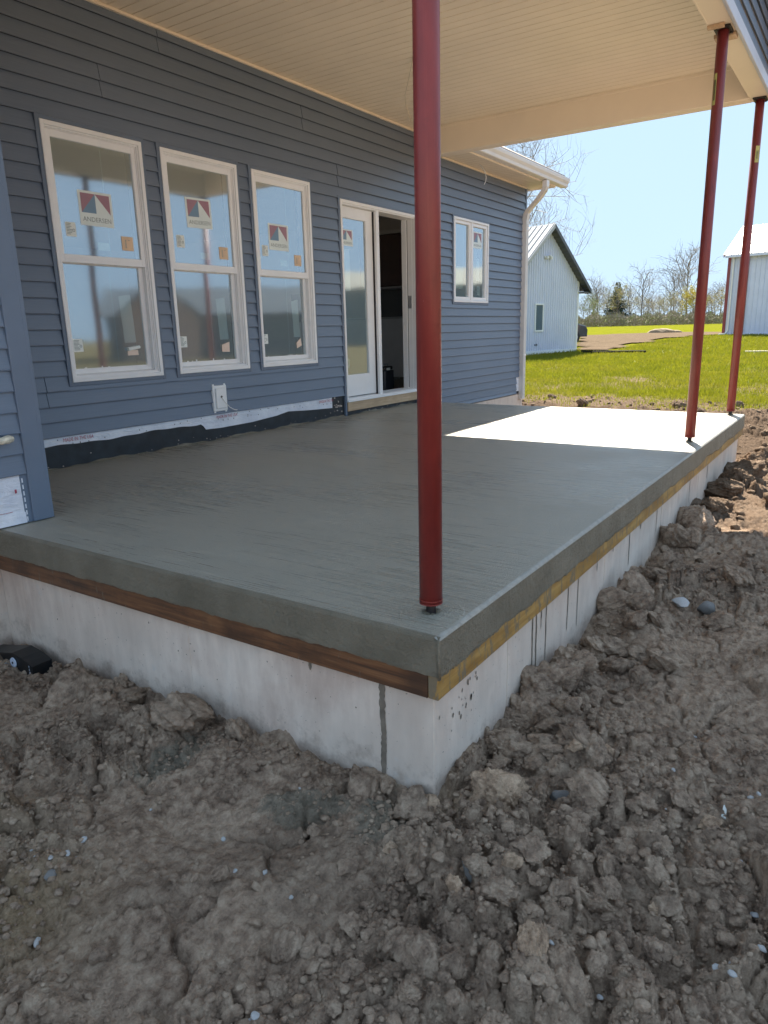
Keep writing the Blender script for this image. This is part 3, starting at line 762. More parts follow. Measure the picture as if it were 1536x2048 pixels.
def double_hung(W, i):
    x0,x1,z0,z1 = W
    w = MB()
    frame_ring(w, x0, x1, z0, z1, .030, WY-.032, WY+.06, .003)
    frame_ring(w, x0+.028, x1-.028, z0+.028, z1-.028, .011, WY-.018, WY+.06, .002)
    frame_ring(w, x0+.037, x1-.037, z0+.037, z1-.037, .008, WY-.006, WY+.07, .0015)
    # inner jamb shown beside the lower sash, sloping sill
    w.box(x0+.043, x0+.056, WY+.001, WY+.10, z0+.04, z1-.04); w.box(x1-.056, x1-.043, WY+.001, WY+.10, z0+.04, z1-.04)
    w.prism([(WY-.010,z0+.036),(WY+.09,z0+.036),(WY+.09,z0+.066),(WY-.010,z0+.044)], 0, x0+.044, x1-.044)
    win = w.build('window', WHITE, house, label=('leftmost double-hung white window', 'middle double-hung white window', 'double-hung white window nearest the door')[i])
    trim(win, W)
    zr = 1.452; xa, xb = x0+.050, x1-.050
    m = MB(); frame_ring(m, xa-.004, xb+.004, zr-.030, z1-.044, .034, WY-.002, WY+.032, .003, .056, .046)
    m.box(xa+.02, xb-.02, WY-.0045, WY-.001, zr-.004, zr+.0005)
    m.build('upper_sash', WHITE, win)
    m = MB(); frame_ring(m, xa-.002, xb-.010, z0+.046, zr-.006, .030, WY+.040, WY+.072, .003, .044, .03)
    m.box(xb-.012, xb+.006, WY+.040, WY+.072, z0+.046, zr-.006)
    m.build('lower_sash', WHITE, win)
    gu = (xa+.0262, xb-.0262, zr+.022, z1-.086); gl = (xa+.0242, xb-.0362, z0+.086, zr-.034)
    for nm, g, y in (('upper_pane', gu, WY+.012), ('lower_pane', gl, WY+.052)):
        m = MB(); m.face([(g[0],y,g[2]),(g[1],y,g[2]),(g[1],y,g[3]),(g[0],y,g[3])]); m.build(nm, GLASS, win)
        sx = g[0]+(g[1]-g[0])*(.60,.60,.62)[i]
        m = MB(); m.box(sx-.0022,sx+.0022,y+.004,y+.005,g[2]+.002,g[3]-.002); m.build('film_seam', SEAM, win)
    ya = WY+.017; yo = WY+.0105; yb = WY+.057; yq = WY+.0505
    d = x0-W1[0]
    off = [(0,0),(0.0,.082),(.0,-.02)][i]
    sx = x0+(.382,.380,.355)[i]; sz = (1.80,1.88,1.775)[i]
    brand_sticker(win, sx, sz, .275, .232, yo, tilt=(0,.03,0)[i])
    label_sticker(win, x0+.160, 1.645-.0*i, .080, .095, yo, 10+i)
    sheet(win, 'green_note', [(x0+.368,1.522),(x0+.466,1.522),(x0+.466,1.575),(x0+.368,1.577)], ya, GREENNOTE)
    tag_paper(win, x0+(.570,.575,.565)[i], 1.535, .102, .100, yo, ORANGETAG)
    sheet(win, 'paper_strip', [(x0+(.535,.55,.55)[i],.862),(x0+(.64,.655,.65)[i],.862),(x0+(.628,.64,.632)[i],1.222),(x0+(.522,.535,.54)[i],1.205)], yb, PAPER)
    label_sticker(win, x0+.128, .853, .078, .090, yq, 20+i)
    curled_tag(win, x0+(.545,.555,.565)[i], (.765,.752,.752)[i], (.098,.092,.085)[i], (.072,.090,.10)[i], yq, i)
    m = MB()
    for k in range(5):
        xx = gl[0]+random.uniform(.05,.6); m.box(xx,xx+random.uniform(.006,.018),yq-.001,yq,gl[2]+.002,gl[2]+random.uniform(.008,.02))
    m.build('caulk_crumb', WHITE, win)
for i, W in enumerate((W1,W2,W3)): double_hung(W, i)

# twin casement window
x0,x1,z0,z1 = W4
m = MB(); frame_ring(m, x0, x1, z0, z1, .030, WY-.030, WY+.06, .003)
m.bevbox((x0+x1)/2-.018,(x0+x1)/2+.018,WY-.026,WY+.06,z0+.02,z1-.02,.002)
win = m.build('window', WHITE, house, label='twin casement window between the red post and the downspout')
trim(win, W4)
for k in range(2):
    a = x0+.032 if k == 0 else (x0+x1)/2+.019; b = (x0+x1)/2-.019 if k == 0 else x1-.032
    m = MB(); frame_ring(m, a, b, z0+.032, z1-.032, .040, WY-.014, WY+.04, .003); m.build('casement_sash', WHITE, win)
    m = MB(); y = WY+.012; m.face([(a+.035,y,z0+.07),(b-.035,y,z0+.07),(b-.035,y,z1-.07),(a+.035,y,z1-.07)]); m.build('pane', GLASS, win)
brand_sticker(win, 7.79, 2.09, .27, .215, WY+.0105)
sheet(win, 'paper_strip', [(7.77,1.55),(7.86,1.55),(7.86,1.85),(7.77,1.85)], WY+.018, PAPER)
sheet(win, 'paper_note', [(7.14,1.43),(7.37,1.43),(7.37,1.72),(7.14,1.72)], WY+.018, GREENNOTE)
label_sticker(win, 7.68, 1.46, .07, .09, WY+.018, 31); label_sticker(win, 7.84, 1.42, .09, .13, WY+.018, 32)

# French door: fixed left leaf, open right side
x0,x1,z0,z1 = DR
m = MB(); mx0, mx1 = 5.245, 5.305
w = .030
m.bevbox(x0,x0+w,WY-.032,WY+.15,z0,z1,.003); m.bevbox(x1-w,x1,WY-.032,WY+.02,z0,z1,.003); m.bevbox(x0+w-.003,x1-w+.003,WY-.0315,WY+.15,z1-w,z1,.003)
m.box(x0+w,x1-w,WY-.016,WY+.15,z1-w-.012,z1-w+.001)
m.bevbox(mx0,mx1,WY-.010,WY+.15,z0+.03,z1-.04,.003)                    # mullion
m.box(x1-w-.004,x1-.001,WY+.02,WY+.15,z0+.03,z1-.04)                  # right jamb
m.box(x1-w-.024,x1-w-.0035,WY+.085,WY+.15,z0+.03,z1-.045)               # stop
door = m.build('french_door', DOORWHITE, house)
trim(door, DR, False)
m = MB(); m.prism([(WY-.045,z0),(WY+.15,z0),(WY+.15,z0+.046),(WY-.012,z0+.034),(WY-.045,z0+.014)],0,x0+.002,x1-.002); m.build('sill', DOORWHITE, door)
m = MB(); m.box(x1-w-.0075,x1-w-.0032,WY+.078,WY+.084,z0+.05,z1-.05); m.box(mx0-.004,mx0+.0005,WY+.02,WY+.05,z0+.035,z1-.05); m.build('weatherstrip', DARKGAP, door)
a, b = x0+w+.004, mx0-.006
m = MB(); yl = WY+.040
m.bevbox(a,a+.020,yl,yl+.04,z0+.05,z1-.045,.002); m.bevbox(b-.125,b,yl,yl+.04,z0+.05,z1-.045,.002)
m.bevbox(a+.018,b-.123,yl+.0005,yl+.04,z0+.05,z0+.285,.002); m.bevbox(a+.018,b-.123,yl+.0005,yl+.04,z1-.16,z1-.045,.002)
leaf = m.build('fixed_leaf', DOORWHITE, door)
m = MB(); y = yl+.018; m.face([(a+.018,y,z0+.283),(b-.123,y,z0+.283),(b-.123,y,z1-.158),(a+.018,y,z1-.158)]); m.build('door_pane', GLASS, door)
brand_sticker(door, 4.775, 1.875, .225, .165, y-.0015, text=True)
sheet(door, 'paper_strip', [(4.73,1.33),(4.83,1.33),(4.83,1.76),(4.73,1.76)], y+.006, PAPER)
label_sticker(door, 4.73, .56, .07, .10, y+.006, 41)
m = MB(); m.box(x1-w-.0070,x1-w-.0038,WY+.030,WY+.076,1.16,1.31); m.build('strike_plate', GALV, door)
m = MB(); m.tube([(x1-.016,WY-.032,1.275),(x1-.016,WY-.060,1.275)],.009,10); m.tube([(x1-.016,WY-.056,1.278),(x1-.016,WY-.066,1.278)],.014,10); m.build('latch_pin', CREAM, door)
# raw wood below the sill, with nail marks
m = MB(); m.bevbox(x0+.010,x1+.006,WY-.030,WY+.02,.048,.1475,.003); m.build('sill_board', WOODSILL, house)

# mounting block with a stub of cable
bx, bz = 2.712, .362
m = MB(); m.bevbox(bx-.082,bx+.082,WY-.028,WY+.001,bz-.112,bz+.112,.006)
for sx in (-1,1):
    for sz in (-1,1): m.box(bx+sx*.066-.010,bx+sx*.066+.010,WY-.020,WY,bz+sz*.118-.006,bz+sz*.118+.006)
m.bevbox(bx-.058,bx+.058,WY-.042,WY-.027,bz-.088,bz+.088,.005)
blk = m.build('mounting_block', WHITE, house)
m = MB(); m.tube([(bx+.002,WY-.0435,bz+.012),(bx+.002,WY-.041,bz+.012)],.011,14); m.build('cable_hole', DARKGAP, blk)
m = MB(); m.tube([(bx+.002,WY-.043,bz+.010),(bx+.02,WY-.06,bz-.035),(bx+.07,WY-.065,bz-.085),(bx+.13,WY-.055,bz-.112),(bx+.175,WY-.045,bz-.120)],.0035,6); m.build('cable', CREAM, blk)

# ---- porch roof: ceiling planks, beams, gable
for k in range(62):
    x = 6.262-.1031*(k+1)
    m = MB(); m.prism([(x+.002,CEIL+.001),(x+.0085,CEIL-.0005),(x+.012,CEIL-.0005),(x+.0125,CEIL+.009),(x+.0195,CEIL+.009),(x+.020,CEIL-.0005),(x+.1032,CEIL-.0005),(x+.1032,CEIL+.012),(x+.002,CEIL+.012)],1,.16,WY-.02)
    m.build('ceiling_plank', TAN, house)
m = MB(); m.box(-.12,6.27,.05,WY+.3,CEIL+.014,CEIL+.04); m.build('porch_deck', TANDARK, house)
m = MB(); m.prism([(WY-.030,CEIL-.022),(WY-.002,CEIL-.022),(WY-.002,CEIL+.01),(WY-.030,CEIL-.003)],0,.27,6.262); m.build('ceiling_moulding', TAN, house)
m = MB(); m.bevbox(6.105,6.255,.205,WY-.001,2.860,CEIL+.02,.006); m.bevbox(6.098,6.106,.21,WY-.02,CEIL-.030,CEIL-.001,.002); m.build('far_beam', TAN, house)
m = MB(); m.bevbox(-.10,6.255,.052,.205,2.860,CEIL+.02,.006)
m.bevbox(1.2,4.06,.196,.2085,2.8585,2.93,.002); m.bevbox(4.43,6.05,.196,.2085,2.8585,2.93,.002); m.build('front_beam', TAN, house)
m = MB(); m.bevbox(-.12,.03,.205,WY-.3,2.860,CEIL+.02,.006); m.build('near_beam', TAN, house)
# pale band and siding of the porch gable, looking outwards
m = MB(); m.bevbox(-.12,6.27,.028,.0515,2.846,2.930,.004); m.build('starter_band', mat_simple('pale_blue_band',(0.50,0.54,0.62),0.4,0.04,3), house)
RX = 3.07; RZ = 4.55; EX0, EX1 = -.42, 6.50; EZ = 3.20
def roof_z(x): return EZ+(RZ-EZ)*(1-abs(x-RX)/(EX1-RX))
k = 0; z = 2.930
while z < RZ-.1:
    zt = z+EXP
    half = (EX1-RX)*(1-(z-EZ)/(RZ-EZ)) if z > EZ else 9
    a, b = max(-.11, RX-half+.05), min(6.26, RX+half-.05)
    if b > a:
        m = MB(); m.prism([(.050+y, zz) for y, zz in board_profile(z, EXP)], 0, a, b); m.build('siding_board', SIDING, house)
    z = zt
m = MB(); m.prism([(EX0+.3,EZ-.02),(EX1-.24,EZ-.02),(RX,RZ-.06)],1,.053,.2); m.build('gable_wall', MEMBRANE, house)
def slab_roof(name, mat, prof_pts, axis, a0, a1, t):
    m = MB(); (p, q) = prof_pts
    m.prism([p, q, (q[0], q[1]+t), (p[0], p[1]+t)], axis, a0, a1); return m.build(name, mat, house)
slab_roof('porch_roof', SHINGLE, ((EX0,EZ),(RX,RZ)),1,-.26,7.0,.06); slab_roof('porch_roof', SHINGLE, ((EX1,EZ),(RX,RZ)),1,-.26,7.0,.06)
m = MB(); m.prism([(EX0,EZ-.09),(EX0+.12,EZ-.09),(RX,RZ-.13),(EX1-.12,EZ-.09),(EX1,EZ-.09),(EX1,EZ-.002),(RX,RZ-.002),(EX0,EZ-.002)],1,-.255,-.235); m.build('rake_board', CREAM, house)
m = MB(); m.box(6.258,EX1-.01,-.2,WY-.47,EZ-.05,EZ-.03); m.build('soffit', TAN, house)

# ---- main eave beyond the porch: soffit, gutter, shingles, downspout
EV0, EV1 = 6.26, 9.86
m = MB(); n = 30
for k in range(n):
    a = EV0+(9.62-EV0)*k/n; b = EV0+(9.62-EV0)*(k+1)/n
    m.prism([(a+.002,EAVE),(b-.004,EAVE),(b-.004,EAVE+.006),(b,EAVE+.006),(b,EAVE+.012),(a+.002,EAVE+.012)],1,3.385,WY-.001)
m.build('soffit', TAN, house)
m = MB(); m.prism([(WY-.028,EAVE-.018),(WY-.002,EAVE-.018),(WY-.002,EAVE-.001),(WY-.028,EAVE-.002)],0,6.26,9.40); m.build('soffit_moulding', TAN, house)
m = MB(); m.bevbox(EV0,9.62,3.362,3.386,EAVE-.012,EAVE+.17,.003); m.bevbox(9.60,9.63,3.384,WY+.2,EAVE-.012,EAVE+.17,.003); m.build('fascia', TAN, house)
m = MB()
prof = [(3.362,2.992),(3.275,2.992),(3.262,3.000),(3.255,3.035),(3.232,3.070),(3.225,3.105),(3.228,3.118),(3.236,3.118),(3.238,3.108),(3.246,3.072),(3.268,3.037),(3.276,3.004),(3.362,3.004)]
m.prism(prof, 0, EV0, EV1); m.prism([(3.362,2.992),(3.275,2.992),(3.255,3.035),(3.232,3.070),(3.225,3.115),(3.362,3.115)],0,EV1-.003,EV1+.001); m.build('gutter', CREAM, house)
m = MB(); rr = random.Random(8)
for lay in range(4):
    x = EV0+rr.uniform(-.3,0)
    y0 = 3.285+lay*.115; zz = 3.128+lay*.064
    while x < EV1-.10:
        L_ = rr.uniform(.16,.34); b = min(x+L_, EV1-.06); d = rr.uniform(-.012,.012); t = rr.uniform(.010,.020)
        m.prism([(y0+d,zz+.0),(y0+d,zz+t),(y0+.30,zz+t+.155),(y0+.30,zz+.155)],0,max(x,EV0),b); x = b+.006
m.build('shingle_edge', SHINGLE, house)
m = MB(); m.prism([(3.29,3.115),(8.5,5.94),(8.5,5.99),(3.29,3.162)],0,6.2,EV1-.05); m.prism([(13.9,3.0),(8.5,5.94),(8.5,5.99),(13.9,3.05)],0,-1.9,EV1-.05); m.prism([(4.2,3.62),(8.5,5.94),(8.5,5.99),(4.2,3.67)],0,-1.9,6.2)
m.build('main_roof', SHINGLE, house)
m = MB(); m.prism([(3.764,3.0),(13.6,3.0),(8.5,5.85)],0,9.262,9.41); m.build('gable_wall', SIDING, house)
m = MB(); m.prism([(2.0,3.2),(7.0,5.6),(7.0,5.66),(2.0,3.26)],0,-1.9,-.45); m.build('wing_roof', SHINGLE, house)
m = MB(); dx = 9.335
m2 = [(9.06,3.30,2.985),(9.06,3.30,2.90),(9.08,3.33,2.85),(9.16,3.44,2.77),(9.28,3.63,2.66),(9.32,3.70,2.60),(dx,3.722,2.50),(dx,3.722,1.4),(dx,3.722,.0),(dx,3.722,-.24)]
def rect_tube(m, pts, w, d):
    base = len(m.v)
    for (x,y,z) in pts:
        for sx, sy in ((-1,-1),(1,-1),(1,1),(-1,1)): m.v.append((x+sx*w/2, y+sy*d/2, z))
    for i in range(len(pts)-1):
        for k in range(4): m.f.append((base+i*4+k, base+i*4+(k+1)%4, base+(i+1)*4+(k+1)%4, base+(i+1)*4+k)); m.m.append(m.mi)
    m.f.append((base,base+1,base+2,base+3)); m.m.append(0)
rect_tube(m, m2, .095, .07); ds = m.build('downspout', CREAM, house)
m = MB()
for sx in (-.028,0,.028): m.box(dx+sx-.006,dx+sx+.006,3.722-.039,3.722-.034,-.2,2.45)
m.build('downspout_rib', CREAM, ds)
m = MB(); m.bevbox(dx-.056,dx+.056,3.68,WY-.014,2.35,2.375,.001); m.bevbox(dx-.056,dx+.056,3.68,WY-.014,.45,.475,.001); m.build('downspout_strap', CREAM, ds)
# loose cable ends
m = MB(); m.tube([(4.10,2.55,CEIL),(4.16,2.60,CEIL-.03),(4.40,2.78,CEIL-.05),(4.72,3.02,CEIL-.07),(4.86,3.10,CEIL-.11),(4.88,3.08,CEIL-.20),(4.87,3.05,CEIL-.27)],.0045,6); m.build('loose_cable', WIRE, house)
m = MB(); m.tube([(7.42,3.57,EAVE),(7.47,3.56,EAVE-.03),(7.53,3.54,EAVE-.09),(7.54,3.53,EAVE-.15),(7.50,3.52,EAVE-.21),(7.46,3.52,EAVE-.25)],.005,6); m.build('loose_cable', CREAM, house)
# clear plastic sleeve poking out of the wing siding
m = MB(); m.tube([(-.06,WYW-.02,.430),(.0,WYW-.05,.437),(.06,WYW-.06,.437),(.095,WYW-.05,.440),(.120,WYW-.035,.437),(.132,WYW-.03,.436)],[.016,.018,.017,.021,.016,.004],9); m.build('plastic_sleeve', CLEARPL, house, label='crumpled clear plastic sleeve at the left edge')

# ---- the room seen through the glass and the open door
m = MB(); m.box(.3,9.25,WY+.165,13.48,.06,.13); m.build('interior_floor', FLOORMAT, house)
m = MB(); m.box(.3,9.25,WY+.165,13.48,2.78,2.80); wall_holes(m,.3,9.25,.13,2.78,[(1,3,.9,2.4),(4,6,.9,2.4)],13.40,13.48); m.box(.25,.3,WY+.165,13.4,.13,2.78)  # same added rear openings, there to brighten the room
m.box(9.25,9.258,WY+.165,13.4,.13,2.78); m.build('interior_wall', DRYWALL, house)
m = MB(); m.box(9.235,9.249,4.2,8.5,1.10,1.62); m.build('backsplash', GREYWALL, house)
cab = thing('kitchen_cabinet', 'dark brown wall cabinet seen through the open door', 'cabinet', (9.08,6.1,1.63))
m = MB(); m.bevbox(8.93,9.233,5.72,6.62,1.63,2.47,.004); m.build('carcass', BROWNCAB, cab)
m = MB(); m.bevbox(8.908,8.928,5.725,6.165,1.64,2.46,.004); m.bevbox(8.908,8.928,6.175,6.615,1.64,2.46,.004); m.build('door_front', BROWNCAB, cab)
m = MB(); m.bevbox(8.90,9.233,5.70,6.64,2.472,2.54,.004); m.build('moulding', DRYWALL, cab)
m = MB(); m.bevbox(8.90,9.233,5.70,6.64,1.595,1.628,.004); m.build('moulding', DRYWALL, cab)
cab = thing('base_cabinet', 'plain white kitchen base unit seen low through the open door', 'cabinet', (8.75,5.9,.13))
m = MB(); m.bevbox(8.60,8.95,5.0,7.2,.132,1.09,.004); m.build('carcass', DOORWHITE, cab)
m = MB(); m.bevbox(8.57,8.97,4.98,7.22,1.092,1.12,.004); m.build('countertop', DRYWALL, cab)
tb = thing('tool_box', 'black upright tool box standing just inside the open door', 'tool box', (6.22,4.35,.131))
m = MB(); m.bevbox(6.08,6.30,4.24,4.46,.132,.40,.012); m.build('box_body', BLUEBLACK, tb)
m = MB(); m.bevbox(6.09,6.29,4.25,4.45,.402,.45,.012); m.build('lid', BLACKPL, tb)
m = MB(); m.tube([(6.27,4.20,.28),(6.36,4.20,.285)],.012,8); m.tube([(6.14,4.30,.45),(6.14,4.30,.475),(6.24,4.30,.475),(6.24,4.30,.45)],.008,6); m.build('handle', GALV, tb)
m = MB(); m.box(6.12,6.2,4.236,4.239,.40,.43); m.build('label_plate', PAPER, tb)

# ------------------------------------------------------------------ porch slab, form boards, foundation
SX = 6.256
def edge_strip(m, path, nrm, seed, zl, amp, streak=0.0):
    """vertical skirt of wet cement with a rounded arris; path = points along the top edge, nrm = outward normal"""
    rr = np.array([p[0]*1.0+p[1]*1.0 for p in path])
    low = zl + amp*fbm(rr*9, rr*0+seed, seed, 4, .6) + streak*fbm(rr*2.2, rr*0+seed+3, seed+2, 2)  + streak*.7*np.abs(vnoise(rr*55, rr*0+seed, seed+3))
    wob = .0035*fbm(rr*5, rr*0+3.3, seed+5, 3, .6)
    rows = []
    for (x, y), zb, wv in zip(path, low, wob):
        def P(o, z): return (x+nrm[0]*o, y+nrm[1]*o, z)
        rows.append([P(-.016,0), P(-.011,-.001), P(-.004,-.006), P(.0,-.012), P(.002+wv*.4,-.04), P(.004+wv,-.08), P(.006+wv,zb+.012), P(.005+wv*.5,zb+.002), P(-.004,zb)])
    for a, b in zip(rows, rows[1:]):
        for j in range(len(a)-1):
            m.mi = 1 if (j < 3 and nrm[1] < 0) else 0; m.face([a[j], a[j+1], b[j+1], b[j]])
        m.mi = 0
slab = thing('porch_slab', 'freshly poured grey concrete porch slab with a brushed wet top', 'concrete slab', (3, 1.8, 0))
m = MB()
m.face([(.016,.016,0),(SX-.016,.016,0),(SX-.016,WY,0),(.28,WY,0),(.28,2.60,0),(.016,2.60,0)])
m.face([(.05,.05,-.2),(.05,2.49,-.2),(.28,2.49,-.2),(.28,WY,-.2),(SX-.05,WY,-.2),(SX-.05,.05,-.2)])
m.build('slab_top', SLAB, slab)
m = MB()
edge_strip(m, [(0.0, 2.60-2.60*i/230) for i in range(231)], (-1,0), 3, -.130, .006, .005)
m2 = MB(); edge_strip(m2, [(SX*i/900, 0.0) for i in range(901)], (0,-1), 13, -.136, .008, .016)
edge_strip(m2, [(SX, WY*i/100) for i in range(101)], (1,0), 23, -.13, .006)
m.v_ = None; b0 = len(m.v); m.v += m2.v; m.f += [tuple(i+b0 for i in f) for f in m2.f]; m.m += m2.m
m.tube([(-.001,-.001,-.004),(-.004,-.004,-.06),(-.005,-.005,-.134)],[.004,.006,.006],8)
m.build('slab_edge', [SLABSIDE, ARRIS], slab, smooth=True)
# trowelled ring round the first post: stippled cement ripples
m = MB(); cx, cy = .17, .125; rr = random.Random(4)
nr, na = 22, 90
rows = []
for i in range(nr+1):
    r = .022+.100*i/nr; row = []
    for j in range(na):
        a = 2*math.pi*j/na; rr_ = r*(1+.10*math.sin(a*2+.5)+.03*math.sin(a*5))
        hgt = .0004*(.5+.5*math.sin(i*1.9+math.sin(a*3)*1.6+math.sin(a*7)))*(1 if i<nr else 0)+rr.uniform(0,.0016)*(0<i<nr)+.0006
        row.append((cx+rr_*math.cos(a), max(.006,cy+rr_*math.sin(a)), hgt if i<nr else .0003))
    rows.append(row)
for i in range(nr):
    for j in range(na): m.face([rows[i][j],rows[i+1][j],rows[i+1][(j+1)%na],rows[i][(j+1)%na]])
m.build('trowel_ring', SLAB, slab, smooth=True)

m = MB(); m.bevbox(.0015,.038,.0405,2.60,-.212,-.10,.0025)
fb = m.build('form_board', WOODDARK); tag(fb, 'dark brown wet form board along the near end of the slab', 'board', 'form boards under the slab edge')
m = MB(); m.bevbox(.0005,3.42,.0012,.0385,-.210,-.10,.0025)
fb = m.build('form_board', WOODYEL); tag(fb, 'yellowish cement-smeared form board along the right side, from the near corner', 'board', 'form boards under the slab edge')
m = MB(); m.bevbox(3.425,6.25,.0040,.0385,-.208,-.10,.0025)
fb = m.build('form_board', WOODYEL); tag(fb, 'far half of the yellowish form board, reaching the sunlit slab end', 'board', 'form boards under the slab edge')

fd = thing('foundation_wall', 'pale stained concrete foundation wall under the porch slab', 'foundation', (3,1.8,-1.0))
m = MB(); m.bevbox(.0385,.25,.039,2.60,-1.3,-.2005,.004); m.bevbox(.045,6.20,.0388,.25,-1.3,-.2003,.004); m.bevbox(6.0,6.215,.0395,WY,-1.3,-.2007,.004)
m.build('wall', FOUND, fd)
def drip(face, u, z0, z1, w, seed, wid_end=.6):
    """irregular dried run of cement water: 1.5 mm proud sheet; face 'n' = near face, 'r' = right face"""
    m = MB(); r = random.Random(seed); n = max(6, int((z0-z1)/.012)); L_ = []
    c = u
    for i in range(n+1):
        t = i/n; z = z0+(z1-z0)*t; c += r.uniform(-.0014,.0014)*min(1,w/.01)
        ww = w*(1+(wid_end-1)*t)*r.uniform(.75,1.2)*(1 if i<n else .3)
        L_.append((c-ww/2, c+ww/2, z))
    for (a0,b0,za),(a1,b1,zb) in zip(L_, L_[1:]):
        if face == 'n': m.face([(.0365,a0,za),(.0365,a1,zb),(.0365,b1,zb),(.0365,b0,za)]); 
        else: m.face([(a0,.0368,za),(b0,.0368,za),(b1,.0368,zb),(a1,.0368,zb)])
    m.build('drip_stain', STAIN, fd)
drip('n',.238,-.2125,-.59,.026,1,.75); drip('n',.545,-.2125,-.262,.017,2,.8)
for i,(u,a,b,w) in enumerate([(.845,-.2105,-.60,.012),(.885,-.2105,-.62,.012),(.99,-.2105,-.50,.011),(.935,-.2105,-.33,.008),(1.262,-.2105,-.46,.011),(1.40,-.2105,-.49,.010),(1.68,-.2105,-.30,.010),(2.27,-.2105,-.44,.014),(2.9,-.2105,-.40,.012),(3.9,-.2105,-.42,.014),(.94,-.2105,-.29,.006),(1.95,-.2105,-.27,.02),(2.5,-.2105,-.28,.03),(4.6,-.2105,-.36,.02)]): drip('r',u,a,b,w,50+i)
m = MB(); rr = random.Random(12)
for i in range(26):
    u = rr.gauss(.27,.08); z = rr.gauss(-.33,.05); s = abs(rr.gauss(.003,.0025))+.001
    pts = []
    for k in range(7):
        a = 2*math.pi*k/7; q_ = s*rr.uniform(.6,1.2); pts.append((u+q_*math.cos(a), .0368, z+1.8*q_*math.sin(a)))
    m.face(pts)
for i in range(30):
    u = rr.uniform(.1,2.3); z = rr.uniform(-.55,-.26); s = rr.uniform(.001,.004)
    m.face([(.0366,u+s*math.cos(2*math.pi*k/6),z+s*1.3*math.sin(2*math.pi*k/6)) for k in range(6)][::-1])
m.build('mud_speck', STAIN, fd, kind='stuff')
m = MB(); m.box(.6,.604,.0372,.039,-.62,-.2105); m.box(1.81,1.815,.0372,.039,-.62,-.2105); m.box(3.02,3.025,.0372,.039,-.62,-.2105); m.box(4.23,4.236,.0372,.039,-.62,-.2105)
m.box(.037,.039,2.395,2.400,-.7,-.2125); m.box(.037,.039,1.19,1.193,-.7,-.2125)
m.build('form_seam', FOUND, fd)

# ------------------------------------------------------------------ steel posts
def rock_mesh(name, seed, sub=3, rough=.28, flat=1.0, cuts=7, fine=.05):
    """lump of clay or stone: sphere cut by planes and roughened"""
    r = np.random.default_rng(seed)
    import bmesh
    bm = bmesh.new(); bmesh.ops.create_icosphere(bm, subdivisions=sub, radius=1.0)
    v = np.array([x.co[:] for x in bm.verts])
    for i in range(cuts):
        n = r.normal(size=3); n /= np.linalg.norm(n); d = r.uniform(.52,.85)
        o = v@n-d; v = v - np.clip(o,0,None)[:,None]*n*.92
    def n3(p, f, s): return vnoise(p[:,0]*f+p[:,2]*f*.7+s, p[:,1]*f-p[:,2]*f*.6+s*1.7, seed)
    nv = v/np.linalg.norm(v,axis=1)[:,None]
    v = v + nv*(rough*n3(v,1.3,2.1)*.6 + rough*.35*n3(v,3.1,7.7) + fine*n3(v,8.0,3.3)+fine*.8*np.abs(n3(v,15.0,9.1))+fine*.45*n3(v,33.0,4.4))[:,None]
    v[:,2] *= flat
    for x, c in zip(bm.verts, v): x.co = c
    me = bpy.data.meshes.new(name); bm.to_mesh(me); bm.free()
    me.polygons.foreach_set('use_smooth', [sub>=3 and True]*len(me.polygons)); return me

